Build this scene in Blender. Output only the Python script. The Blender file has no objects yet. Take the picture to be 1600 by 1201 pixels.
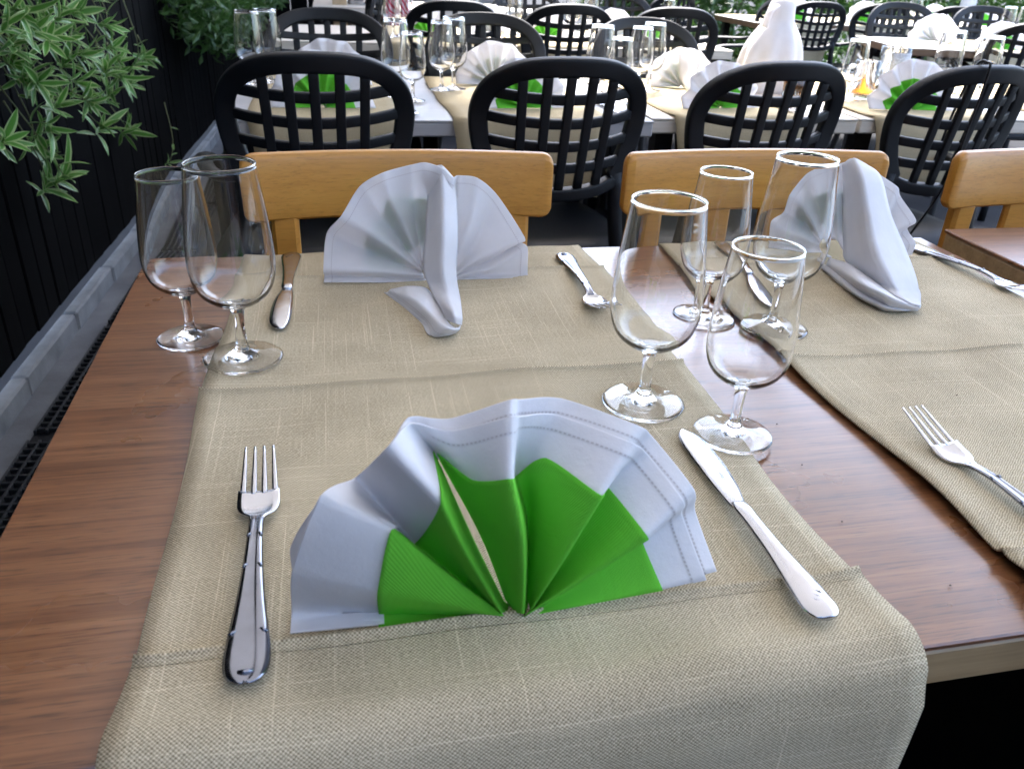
import bpy, math, random
import numpy as np
from mathutils import Vector, Matrix
S = bpy.context.scene
COL = S.collection
R = math.radians

# ---------------------------------------------------------------- camera
cam_d = bpy.data.cameras.new("camera")
cam = bpy.data.objects.new("camera", cam_d); COL.objects.link(cam); S.camera = cam
cam_d.sensor_width = 36.0; cam_d.lens = 28.8; cam_d.clip_start = .02; cam_d.clip_end = 400
CX = ((0.97992, -0.05699, 0.19107), (-0.19527, -0.46798, 0.86189), (0.04030, -0.88190, -0.46971))
cam.matrix_world = Matrix(((CX[0][0], -CX[0][1], -CX[0][2], 0),
                           (CX[1][0], -CX[1][1], -CX[1][2], 0),
                           (CX[2][0], -CX[2][1], -CX[2][2], 1.082), (0, 0, 0, 1)))
cam_d.dof.use_dof = True; cam_d.dof.focus_distance = .75; cam_d.dof.aperture_fstop = 15

# ---------------------------------------------------------------- world and sun
SUN_AZ, SUN_EL = R(14), R(60)
w = bpy.data.worlds.new("World"); S.world = w; w.use_nodes = True
nt = w.node_tree
sky = nt.nodes.new("ShaderNodeTexSky"); sky.sky_type = 'NISHITA'; sky.sun_disc = False
sky.sun_elevation = SUN_EL; sky.sun_rotation = SUN_AZ
sky.air_density = 1.0; sky.dust_density = 2.5; sky.ozone_density = 1.6
bg = nt.nodes["Background"]; bg.inputs[1].default_value = .15
nt.links.new(sky.outputs[0], bg.inputs[0])
sd = bpy.data.lights.new("sun", 'SUN'); sd.energy = 3.0; sd.angle = R(10); sd.color = (1, .97, .93)
sun = bpy.data.objects.new("sun", sd); COL.objects.link(sun)
to_sun = Vector((math.sin(SUN_AZ)*math.cos(SUN_EL), math.cos(SUN_AZ)*math.cos(SUN_EL), math.sin(SUN_EL)))
sun.rotation_euler = to_sun.to_track_quat('Z', 'Y').to_euler(); sun.location = to_sun*20
S.view_settings.view_transform = 'Standard'; S.view_settings.look = 'None'
S.view_settings.exposure = 3.05; S.view_settings.gamma = 1; S.view_settings.use_curve_mapping = False
S.render.engine = 'CYCLES'
cy = S.cycles
cy.use_denoising = True; cy.max_bounces = 16; cy.transmission_bounces = 16; cy.transparent_max_bounces = 16
cy.glossy_bounces = 8; cy.diffuse_bounces = 5; cy.caustics_reflective = True; cy.caustics_refractive = True
cy.blur_glossy = .3; cy.sample_clamp_indirect = 6

# ---------------------------------------------------------------- materials
def new_mat(name):
    m = bpy.data.materials.new(name); m.use_nodes = True
    return m, m.node_tree, m.node_tree.nodes["Principled BSDF"]
def nd(t, typ, **kw):
    n = t.nodes.new("ShaderNode"+typ)
    for k, v in kw.items():
        if k in n.inputs: n.inputs[k].default_value = v
        else: setattr(n, k, v)
    return n
def lk(t, a, b): t.links.new(a, b)
def coords(t, out="Object", scale=(1, 1, 1), rot=(0, 0, 0)):
    c = nd(t, "TexCoord"); m = nd(t, "Mapping")
    m.inputs["Scale"].default_value = scale; m.inputs["Rotation"].default_value = rot
    lk(t, c.outputs[out], m.inputs[0]); return m.outputs[0]
def noise(t, vec, scale, detail=4, rough=.55):
    n = nd(t, "TexNoise"); n.inputs["Scale"].default_value = scale; n.inputs["Detail"].default_value = detail
    n.inputs["Roughness"].default_value = rough; lk(t, vec, n.inputs["Vector"]); return n.outputs["Fac"]
def ramp(t, fac, stops):
    r = nd(t, "ValToRGB"); e = r.color_ramp.elements
    while len(e) < len(stops): e.new(.5)
    for el, (p, c) in zip(e, stops):
        el.position = p; el.color = (*c, 1) if len(c) == 3 else c
    lk(t, fac, r.inputs[0]); return r.outputs[0]
def mth(t, op, a, b=None):
    n = nd(t, "Math", operation=op)
    for i, v in enumerate((a, b)):
        if v is None: continue
        if isinstance(v, (int, float)): n.inputs[i].default_value = v
        else: lk(t, v, n.inputs[i])
    return n.outputs[0]
def bump(t, h, p, strength=.3, dist=.001):
    b = nd(t, "Bump"); b.inputs["Strength"].default_value = strength; b.inputs["Distance"].default_value = dist
    lk(t, h, b.inputs["Height"]); lk(t, b.outputs[0], p.inputs["Normal"])
def g3(v): return (v, v, v)
def simple(name, c, rough=.5, metal=0, var=.25, nscale=8, bstr=0, bscale=200, bdist=.0005, coat=0, rvar=0, spec=.5):
    m, t, p = new_mat(name)
    v = coords(t); f = noise(t, v, nscale)
    lo = tuple(x*(1-var) for x in c); hi = tuple(min(1, x*(1+var)) for x in c)
    lk(t, ramp(t, f, [(.3, lo), (.7, hi)]), p.inputs["Base Color"])
    p.inputs["Roughness"].default_value = rough; p.inputs["Metallic"].default_value = metal
    p.inputs["Coat Weight"].default_value = coat; p.inputs["Coat Roughness"].default_value = .12
    p.inputs["Specular IOR Level"].default_value = spec
    if rvar: lk(t, ramp(t, noise(t, v, nscale*3), [(.3, g3(max(0, rough-rvar))), (.7, g3(rough+rvar))]), p.inputs["Roughness"])
    if bstr: bump(t, noise(t, v, bscale), p, bstr, bdist)
    return m
def wood(name, stops, sc=(3, 60, 60), rough=.35, coat=.0, rot=(0, 0, 0), bstr=.05, fine=260, spec=.5, warp=0.0, pores=0.0):
    m, t, p = new_mat(name)
    v = coords(t, "Object", sc, rot)
    wn = mth(t, 'MULTIPLY', mth(t, 'SUBTRACT', noise(t, coords(t, "Object", tuple(max(2.5, q*.06) for q in sc), rot), 1.0, 2), .5), warp)
    cw = nd(t, "CombineXYZ"); lk(t, wn, cw.inputs[1]); lk(t, wn, cw.inputs[2])
    va = nd(t, "VectorMath", operation='ADD'); lk(t, v, va.inputs[0]); lk(t, cw.outputs[0], va.inputs[1]); v = va.outputs[0]
    f = noise(t, v, 1.0, 6, .66)
    v2 = coords(t, "Object", (sc[0]*2.2, sc[1]*5, sc[2]*5), rot); f2 = noise(t, v2, 1.0, 3, .6)
    mix = mth(t, 'ADD', mth(t, 'MULTIPLY', f, .65), mth(t, 'MULTIPLY', f2, .35))
    colr = ramp(t, mix, stops)
    if pores:
        pn = noise(t, coords(t, "Object", (sc[0]*14, sc[1]*7, sc[2]*7), rot), 1.0, 2)
        dk = ramp(t, pn, [(.34, g3(1-pores)), (.44, g3(1))])
        mx = nd(t, "Mix", data_type='RGBA', blend_type='MULTIPLY'); mx.inputs[0].default_value = 1
        lk(t, colr, mx.inputs[6]); lk(t, dk, mx.inputs[7]); colr = mx.outputs[2]
    lk(t, colr, p.inputs["Base Color"])
    p.inputs["Roughness"].default_value = rough; p.inputs["Coat Weight"].default_value = coat
    if pores: lk(t, ramp(t, noise(t, coords(t), 7, 4), [(.3, g3(rough*.85)), (.7, g3(rough*1.5))]), p.inputs["Roughness"])
    p.inputs["Coat Roughness"].default_value = .24; p.inputs["Specular IOR Level"].default_value = spec
    bump(t, mix, p, bstr, .0006)
    return m
def weave(name, dark, light, pitch=.0024, bstr=.5):
    m, t, p = new_mat(name)
    c = nd(t, "TexCoord"); s = nd(t, "SeparateXYZ"); lk(t, c.outputs["UV"], s.inputs[0])
    wob = noise(t, coords(t, "UV", (1, 1, 1)), 130, 3)
    k = 2*math.pi/pitch
    a = mth(t, 'SINE', mth(t, 'ADD', mth(t, 'MULTIPLY', s.outputs[0], k), mth(t, 'MULTIPLY', wob, 5.0)))
    b = mth(t, 'SINE', mth(t, 'ADD', mth(t, 'MULTIPLY', s.outputs[1], k*1.15), mth(t, 'MULTIPLY', wob, 5.0)))
    ch = mth(t, 'MULTIPLY', a, b)
    s1 = noise(t, coords(t, "UV", (5, 620, 1)), 1, 2, .6)
    s2 = noise(t, coords(t, "UV", (620, 5, 1)), 1, 2, .6)
    l1 = ramp(t, s1, [(.60, g3(0)), (.72, g3(1))]); l2 = ramp(t, s2, [(.60, g3(0)), (.72, g3(1))])
    ln = mth(t, 'MAXIMUM', l1, l2)
    big = noise(t, coords(t, "UV"), 12, 3)
    amp = mth(t, 'ADD', mth(t, 'MULTIPLY', noise(t, coords(t, "UV", (160, 700, 1)), 1, 3, .7), .9), -.08)
    f = mth(t, 'ADD', mth(t, 'MULTIPLY', ch, amp), .46)
    f = mth(t, 'ADD', f, mth(t, 'MULTIPLY', ln, .24))
    f = mth(t, 'ADD', f, mth(t, 'MULTIPLY', mth(t, 'SUBTRACT', big, .5), .35))
    f = mth(t, 'ADD', f, mth(t, 'MULTIPLY', mth(t, 'SUBTRACT', noise(t, coords(t, "UV", (420, 800, 1)), 1, 3), .5), .8))
    lk(t, ramp(t, f, [(.1, dark), (.9, light)]), p.inputs["Base Color"])
    p.inputs["Roughness"].default_value = .9; p.inputs["Specular IOR Level"].default_value = .15
    h = mth(t, 'ADD', mth(t, 'MULTIPLY', ch, .5), mth(t, 'MULTIPLY', ln, .4))
    bump(t, h, p, bstr, .0006)
    return m
def cloth(name, c, trans=.3, emboss=False, stitch=False, var=.06):
    m, t, p = new_mat(name)
    v = coords(t)
    f = noise(t, v, 14)
    colr = ramp(t, f, [(.3, tuple(x*(1-var) for x in c)), (.7, tuple(min(1, x*(1+var)) for x in c))])
    u = nd(t, "TexCoord"); s = nd(t, "SeparateXYZ"); lk(t, u.outputs["UV"], s.inputs[0])
    if emboss:
        k = 2*math.pi/.0016
        a = mth(t, 'MULTIPLY', mth(t, 'SINE', mth(t, 'MULTIPLY', s.outputs[0], k)), mth(t, 'SINE', mth(t, 'MULTIPLY', s.outputs[1], k)))
        cr = noise(t, coords(t, "UV", (14, 120, 1)), 1, 3)
        bump(t, mth(t, 'ADD', mth(t, 'MULTIPLY', a, .5), mth(t, 'MULTIPLY', cr, 2.6)), p, .6, .0009)
    else:
        wv = noise(t, v, 1400, 2); wr = noise(t, v, 38, 4, .62)
        bump(t, mth(t, 'ADD', mth(t, 'MULTIPLY', wv, .25), mth(t, 'MULTIPLY', wr, 2.2)), p, .32, .0018)
    if stitch:
        d = mth(t, 'ABSOLUTE', mth(t, 'SUBTRACT', s.outputs[1], .0085))
        line = mth(t, 'LESS_THAN', d, .0005)
        dash = mth(t, 'GREATER_THAN', mth(t, 'SINE', mth(t, 'MULTIPLY', s.outputs[0], 2*math.pi/.0028)), -.2)
        mx = nd(t, "Mix", data_type='RGBA')
        lk(t, mth(t, 'MULTIPLY', mth(t, 'MULTIPLY', line, dash), .45), mx.inputs[0])
        lk(t, colr, mx.inputs[6]); mx.inputs[7].default_value = (.42, .36, .36, 1); colr = mx.outputs[2]
    lk(t, colr, p.inputs["Base Color"])
    p.inputs["Roughness"].default_value = .85; p.inputs["Specular IOR Level"].default_value = .2
    tr = nd(t, "BsdfTranslucent"); lk(t, colr, tr.inputs[0])
    mix = nd(t, "MixShader"); mix.inputs[0].default_value = trans
    lk(t, p.outputs[0], mix.inputs[1]); lk(t, tr.outputs[0], mix.inputs[2])
    lk(t, mix.outputs[0], t.nodes["Material Output"].inputs[0])
    return m
def leafmat(name, c, trans=.3, rough=.4, var=.35, nscale=9):
    m, t, p = new_mat(name)
    f = noise(t, coords(t, "Object"), nscale)
    oi = nd(t, "ObjectInfo")
    f = mth(t, 'ADD', mth(t, 'MULTIPLY', f, .7), mth(t, 'MULTIPLY', oi.outputs["Random"], .3))
    colr = ramp(t, f, [(.25, tuple(x*(1-var) for x in c)), (.75, tuple(min(1, x*(1+var)) for x in c))])
    lk(t, colr, p.inputs["Base Color"]); p.inputs["Roughness"].default_value = rough
    tr = nd(t, "BsdfTranslucent"); lk(t, colr, tr.inputs[0])
    mix = nd(t, "MixShader"); mix.inputs[0].default_value = trans
    lk(t, p.outputs[0], mix.inputs[1]); lk(t, tr.outputs[0], mix.inputs[2])
    lk(t, mix.outputs[0], t.nodes["Material Output"].inputs[0])
    return m
def glassmat(name, tint=(1, 1, 1), ior=1.48):
    m, t, p = new_mat(name)
    p.inputs["Base Color"].default_value = (*tint, 1); p.inputs["Roughness"].default_value = 0.0
    p.inputs["IOR"].default_value = ior; p.inputs["Transmission Weight"].default_value = 1
    return m

M = {}
M['walnut'] = wood("walnut_laminate", [(.30, (.062, .021, .008)), (.44, (.165, .063, .024)), (.54, (.225, .092, .036)), (.72, (.32, .150, .064))], (2.6, 95, 95), .26, .40, bstr=.06, spec=.8, warp=.22, pores=.45)
M['oak'] = wood("oak_edge_band", [(.3, (.24, .15, .07)), (.7, (.46, .32, .17))], (5, 60, 60), .4)
M['grey_top'] = wood("grey_laminate", [(.3, (.36, .36, .38)), (.7, (.50, .49, .49))], (3, 40, 40), .3)
M['cream_top'] = wood("cream_laminate", [(.3, (.52, .46, .38)), (.7, (.66, .60, .52))], (3, 40, 40), .35)
M['beech'] = wood("varnished_beech", [(.25, (.36, .15, .022)), (.5, (.50, .225, .036)), (.75, (.58, .285, .055))], (4, 70, 70), .35, .2, bstr=.03, warp=.3, pores=.16)
M['weave'] = weave("woven_runner_cloth", (.18, .140, .080), (.78, .665, .47))
M['weave_far'] = weave("woven_runner_cloth_far", (.30, .24, .14), (.56, .48, .33), .004, .2)
M['white'] = cloth("white_cotton", (.80, .79, .81), .34)
M['white_thin'] = cloth("thin_white_cotton", (.81, .80, .82), .5, stitch=True)
M['white_hem'] = cloth("white_cotton_hemmed", (.80, .79, .81), .28, stitch=True)
M['green'] = cloth("green_tissue", (.18, .68, .058), .26, emboss=True, var=.08)
M['steel'] = simple("polished_steel", (.58, .58, .61), .17, 1, .05, 30, rvar=.05)
M['steel_dark'] = simple("steel_dark_reflection", (.27, .28, .32), .2, 1, .1, 60, rvar=.06)  # fork handle colour lowered to carry a dark reflection from overhead
M['glass'] = glassmat("clear_glass", (.99, .995, .995), 1.45)
M['resin'] = simple("black_resin", (.0045, .0053, .0075), .56, 0, .2, 20, .15, 900, .0003, spec=.34)
M['black_metal'] = simple("black_metal", (.018, .018, .02), .45, .4, .3, 20)
M['fence'] = wood("shade_dark_board", [(.3, (.0008, .0008, .0009)), (.7, (.0035, .0033, .0035))], (50, 50, 2.5), .7, bstr=.4, spec=.04)  # near-black base colour carries the shade lying on the fence
M['concrete'] = simple("grey_concrete", (.105, .11, .12), .85, 0, .35, 5, .4, 120, .002)
M['kerb'] = simple("kerb_concrete", (.14, .145, .152), .85, 0, .35, 9, .4, 90, .003)
M['paving'] = simple("grey_paving", (.022, .022, .024), .9, 0, .3, 3, .4, 100, .002, spec=.1)
M['grate'] = simple("cast_iron_grate", (.022, .023, .026), .55, .5, .4, 25)
M['leaf'] = leafmat("leaf_green", (.085, .23, .035))
M['leaf_edge'] = leafmat("leaf_pale_margin", (.36, .47, .20))
M['stem'] = simple("plant_stem", (.10, .11, .04), .7)
M['hedge'] = leafmat("hedge_leaf", (.05, .11, .018), .3, .45, .55, 14)
M['far_leaf'] = leafmat("planter_leaf", (.06, .135, .03), .3, .45, .5, 12)
M['bark'] = simple("brown_bark", (.09, .06, .04), .9, 0, .4, 20)
M['stone'] = simple("rough_stone", (.20, .18, .16), .9, 0, .6, 14, .6, 40, .01)
M['tan'] = wood("tan_post_wood", [(.3, (.32, .22, .12)), (.7, (.46, .34, .2))], (30, 30, 3), .6)
M['canvas'] = cloth("cream_canvas", (.74, .73, .72), .36)
M['white_paint'] = simple("white_paint", (.8, .8, .78), .4, 0, .05, 6)
M['orange'] = simple("orange_drink", (.85, .33, .02), .15, 0, .1, 20)
M['cola'] = simple("brown_drink", (.16, .07, .015), .15, 0, .1, 20)
M['red'] = simple("red_petal", (.55, .02, .05), .6, 0, .3, 40)
M['print'] = simple("grey_print", (.45, .47, .5), .6, 0, .4, 200)
M['brown_wood'] = wood("brown_table_side", [(.3, (.10, .05, .025)), (.7, (.2, .11, .05))], (4, 40, 40), .5)

# ---------------------------------------------------------------- object helpers
def link(name, me, mats, parent=None, smooth=True):
    if not isinstance(mats, (list, tuple)): mats = [mats]
    if not me.materials:
        for m_ in mats: me.materials.append(m_)
    o = bpy.data.objects.new(name, me); COL.objects.link(o)
    if parent: o.parent = parent
    return o
def mesh(name, V, F, smooth=True, uv=None, mi=None):
    me = bpy.data.meshes.new(name); me.from_pydata([tuple(map(float, v)) for v in V], [], F); me.update()
    me.polygons.foreach_set("use_smooth", [smooth]*len(me.polygons))
    if uv is not None:
        l = me.uv_layers.new(name="UVMap"); li = np.zeros(len(me.loops), int); me.loops.foreach_get("vertex_index", li)
        l.data.foreach_set("uv", np.asarray(uv, float)[li].ravel())
    if mi is not None: me.polygons.foreach_set("material_index", mi)
    return me
class MB:
    def __init__(s): s.V = []; s.F = []; s.U = []; s.I = []; s.has_uv = False
    def add(s, V, F, uv=None, mi=0):
        n = len(s.V); s.V += [tuple(v) for v in V]; s.F += [tuple(i+n for i in f) for f in F]; s.I += [mi]*len(F)
        if uv is not None: s.has_uv = True
        s.U += [tuple(u) for u in uv] if uv is not None else [(0, 0)]*len(V); return s
    def mesh(s, name, smooth=True): return mesh(name, s.V, s.F, smooth, s.U if s.has_uv else None, s.I)
    def obj(s, name, mats, parent=None, smooth=True): return link(name, s.mesh(name, smooth), mats, parent)
    def box(s, c, d, bev=.003, rz=0, mi=0):
        V, F = box_geo(d, bev); cr, sr = math.cos(rz), math.sin(rz)
        s.add([(c[0]+v[0]*cr-v[1]*sr, c[1]+v[0]*sr+v[1]*cr, c[2]+v[2]) for v in V], F, None, mi); return s
def box_geo(d, b):
    """chamfered box centred on the origin, 24 vertices"""
    h = [x/2 for x in d]; b = min(b, min(h)*.9); V = []; idx = {}
    for sx in (-1, 1):
        for sy in (-1, 1):
            for sz in (-1, 1):
                for a in range(3):
                    p = [sx*(h[0]-b), sy*(h[1]-b), sz*(h[2]-b)]; p[a] = (sx, sy, sz)[a]*h[a]
                    idx[(sx, sy, sz, a)] = len(V); V.append(tuple(p))
    F = []
    for a in range(3):
        o = [i for i in range(3) if i != a]
        for s_ in (-1, 1):
            q = []
            for u, v in ((-1, -1), (1, -1), (1, 1), (-1, 1)):
                k = [0, 0, 0]; k[a] = s_; k[o[0]] = u; k[o[1]] = v; q.append(idx[(*k, a)])
            F.append(tuple(q))
    for a in range(3):
        o = [i for i in range(3) if i != a]
        for u in (-1, 1):
            for v in (-1, 1):
                k0 = [0, 0, 0]; k0[a] = -1; k0[o[0]] = u; k0[o[1]] = v; k1 = list(k0); k1[a] = 1
                F.append((idx[(*k0, o[0])], idx[(*k1, o[0])], idx[(*k1, o[1])], idx[(*k0, o[1])]))
    for sx in (-1, 1):
        for sy in (-1, 1):
            for sz in (-1, 1): F.append(tuple(idx[(sx, sy, sz, a)] for a in range(3)))
    c = np.array(V); out = []
    for f in F:
        p = c[list(f)]; n = np.cross(p[1]-p[0], p[2]-p[1]); out.append(f if n.dot(p.mean(0)) > 0 else f[::-1])
    return V, out
def sheet(P, th, uv=None, closed=False):
    """a cloth-like shell of real thickness from a grid of points (nu, nv, 3)"""
    P = np.asarray(P, float); nu, nv = P.shape[:2]
    du = np.gradient(P, axis=0); dv = np.gradient(P, axis=1)
    n = np.cross(du, dv); l = np.linalg.norm(n, axis=2, keepdims=True); n = n/np.maximum(l, 1e-12)
    A = P+n*th/2; B = P-n*th/2
    V = np.concatenate([A.reshape(-1, 3), B.reshape(-1, 3)]); N = nu*nv; F = []
    g = lambda i, j: i*nv+j
    for i in range(nu-1):
        for j in range(nv-1):
            F.append((g(i, j), g(i+1, j), g(i+1, j+1), g(i, j+1)))
            F.append((N+g(i, j), N+g(i, j+1), N+g(i+1, j+1), N+g(i+1, j)))
    for i in range(nu-1):
        for j in ((0, 1) if not closed else ()):
            k = 0 if j == 0 else nv-1
            f = (g(i, k), N+g(i, k), N+g(i+1, k), g(i+1, k)); F.append(f if j == 0 else f[::-1])
    for j in range(nv-1):
        f = (g(0, j), g(0, j+1), N+g(0, j+1), N+g(0, j)); F.append(f)
        f = (g(nu-1, j), N+g(nu-1, j), N+g(nu-1, j+1), g(nu-1, j+1)); F.append(f)
    if uv is None:
        lu = np.zeros((nu, nv)); lv = np.zeros((nu, nv))
        lu[1:] = np.cumsum(np.linalg.norm(np.diff(P, axis=0), axis=2), axis=0)
        lv[:, 1:] = np.cumsum(np.linalg.norm(np.diff(P, axis=1), axis=2), axis=1)
        uv = np.stack([lu, lv], 2)
    U = np.concatenate([np.asarray(uv).reshape(-1, 2)]*2)
    return V, F, U
def tube(pts, rad, n=10, caps=True, up=None, closed=False, flat=False):
    """sweep of an ellipse; rad is a number, a list, or a list of (side, up) pairs"""
    P = np.asarray(pts, float); m = len(P)
    if isinstance(rad, (int, float)): rad = [(rad, rad)]*m
    rad = [(r_, r_) if isinstance(r_, (int, float)) else r_ for r_ in rad]
    if closed: T = np.roll(P, -1, 0)-np.roll(P, 1, 0)
    else: T = np.gradient(P, axis=0)
    T /= np.maximum(np.linalg.norm(T, axis=1, keepdims=True), 1e-9)
    V = []; u = None
    for i in range(m):
        if up is not None: a = np.array(up, float)
        else:
            a = u if u is not None else (np.array([0, 0, 1.]) if abs(T[i][2]) < .9 else np.array([0, 1., 0]))
        u = a-T[i]*a.dot(T[i]); u /= max(np.linalg.norm(u), 1e-9); s_ = np.cross(T[i], u)
        for k in range(n):
            q = 2*math.pi*(k+.5*flat)/n; c, d = math.cos(q), math.sin(q)
            if flat: c, d = math.copysign(abs(c)**.3, c), math.copysign(abs(d)**.3, d)
            V.append(P[i]+s_*c*rad[i][0]+u*d*rad[i][1])
    F = []
    for i in range(m if closed else m-1):
        j = (i+1) % m
        for k in range(n): F.append((i*n+k, i*n+(k+1) % n, j*n+(k+1) % n, j*n+k))
    if caps and not closed:
        F.append(tuple(range(n))[::-1]); F.append(tuple((m-1)*n+k for k in range(n)))
    return V, F
def lathe(prof, n=40, cap0=False, cap1=False):
    V = []; F = []; rings = []
    for r_, z in prof:
        if r_ < 1e-6: rings.append([len(V)]); V.append((0, 0, z))
        else:
            rings.append(list(range(len(V), len(V)+n)))
            V += [(r_*math.cos(2*math.pi*k/n), r_*math.sin(2*math.pi*k/n), z) for k in range(n)]
    for a, b in zip(rings, rings[1:]):
        for k in range(n):
            k2 = (k+1) % n
            if len(a) == 1 and len(b) == 1: continue
            if len(a) == 1: F.append((a[0], b[k2], b[k]))
            elif len(b) == 1: F.append((a[k], a[k2], b[0]))
            else: F.append((a[k], a[k2], b[k2], b[k]))
    return V, F
def spline(pts, n):
    """Catmull-Rom through pts, n samples per span"""
    P = [np.asarray(p, float) for p in pts]; P = [2*P[0]-P[1]]+P+[2*P[-1]-P[-2]]; out = []
    for i in range(1, len(P)-2):
        for k in range(n):
            t = k/n; a, b, c, d = P[i-1:i+3]
            out.append(.5*(2*b+(c-a)*t+(2*a-5*b+4*c-d)*t*t+(3*b-a-3*c+d)*t**3))
    out.append(P[-2]); return np.array(out)
def tag(o, label, cat, group=None, kind=None):
    if label: o['label'] = label
    if cat: o['category'] = cat
    if group: o['group'] = group
    if kind: o['kind'] = kind
    return o
def empty(name, loc=(0, 0, 0), rz=0, label=None, cat=None, group=None):
    o = bpy.data.objects.new(name, None); COL.objects.link(o); o.empty_display_size = .05
    o.location = loc; o.rotation_euler = (0, 0, rz)
    return tag(o, label, cat, group)
KIDS = {}
def kids(o): return [c for c in o.children]
def copy_tree(o, parent=None):
    c = o.copy(); COL.objects.link(c)
    if parent: c.parent = parent
    for ch in o.children: copy_tree(ch, c)
    return c
class Proto:
    """first use moves the built thing itself; later uses copy it"""
    def __init__(s, root): s.root = root; s.used = False
    def at(s, loc, rz, label, group=None, scale=None, tilt=None):
        o = s.root if not s.used else copy_tree(s.root); s.used = True
        o.location = loc; o.rotation_euler = (tilt[0] if tilt else 0, tilt[1] if tilt else 0, rz)
        if scale: o.scale = (scale,)*3 if isinstance(scale, (int, float)) else scale
        o['label'] = label
        if group: o['group'] = group
        return o
def structure(o): o['kind'] = 'structure'; return o
TZ = .74
FAN_A_LEFT=[((0.0823,0.3429,0.7423),(0.0454,0.3438,0.7421),(0.0067,0.3448,0.7426),(-0.0413,0.3462,0.7449),(-0.0357,0.3487,0.7430)),
 ((0.0808,0.3447,0.7418),(0.0428,0.3521,0.7404),(0.0074,0.3563,0.7431),(-0.0405,0.3578,0.7516),(-0.0357,0.3628,0.7476)),
 ((0.0785,0.3399,0.7467),(0.0410,0.3374,0.7649),(0.0069,0.3369,0.7783),(-0.0359,0.3408,0.7950),(-0.0378,0.3593,0.7922)),
 ((0.0774,0.3400,0.7477),(0.0413,0.3393,0.7867),(0.0156,0.3390,0.8169),(-0.0187,0.3411,0.8397),(-0.0177,0.3492,0.8318)),
 ((0.0770,0.3435,0.7455),(0.0540,0.3594,0.7607),(0.0298,0.3722,0.7794),(-0.0010,0.3765,0.8249),(0.0003,0.3830,0.8187)),
 ((0.0741,0.3340,0.7563),(0.0540,0.3287,0.8018),(0.0397,0.3294,0.8383),(0.0147,0.3434,0.8635),(0.0163,0.3533,0.8555)),
 ((0.0823,0.3519,0.7392),(0.0625,0.3619,0.7856),(0.0413,0.3769,0.8383),(0.0280,0.3627,0.8652),(0.0285,0.3733,0.8609))]
FAN_A_RIGHT=[((0.0833,0.3527,0.7383),(0.0667,0.3632,0.7873),(0.0423,0.3795,0.8366),(0.0306,0.3669,0.8618),(0.0294,0.3759,0.8593)),
 ((0.0843,0.3428,0.7469),(0.0725,0.3440,0.7966),(0.0594,0.3542,0.8328),(0.0496,0.3661,0.8573),(0.0511,0.3773,0.8564)),
 ((0.0863,0.3328,0.7551),(0.0817,0.3238,0.8117),(0.0755,0.3320,0.8473),(0.0784,0.3533,0.8711),(0.0810,0.3650,0.8727)),
 ((0.0937,0.3523,0.7361),(0.0956,0.3724,0.7852),(0.0881,0.3762,0.8176),(0.0866,0.3636,0.8649),(0.0889,0.3753,0.8667)),
 ((0.0934,0.3443,0.7447),(0.0979,0.3559,0.7998),(0.1018,0.3660,0.8355),(0.1096,0.3755,0.8571),(0.1152,0.3855,0.8600)),
 ((0.0893,0.3328,0.7547),(0.1052,0.3287,0.7963),(0.1239,0.3313,0.8326),(0.1462,0.3533,0.8497),(0.1544,0.3650,0.8513)),
 ((0.0926,0.3425,0.7451),(0.1139,0.3502,0.7783),(0.1367,0.3628,0.8172),(0.1628,0.3691,0.8312),(0.1699,0.3792,0.8346)),
 ((0.0871,0.3326,0.7538),(0.1192,0.3297,0.7803),(0.1523,0.3300,0.8036),(0.1779,0.3451,0.8138),(0.1901,0.3560,0.8110)),
 ((0.0889,0.3422,0.7434),(0.1234,0.3455,0.7622),(0.1600,0.3526,0.7810),(0.1873,0.3618,0.7901),(0.2011,0.3701,0.7833)),
 ((0.0862,0.3406,0.7449),(0.1253,0.3363,0.7529),(0.1700,0.3369,0.7567),(0.1981,0.3392,0.7587),(0.2104,0.3479,0.7540))]
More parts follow.
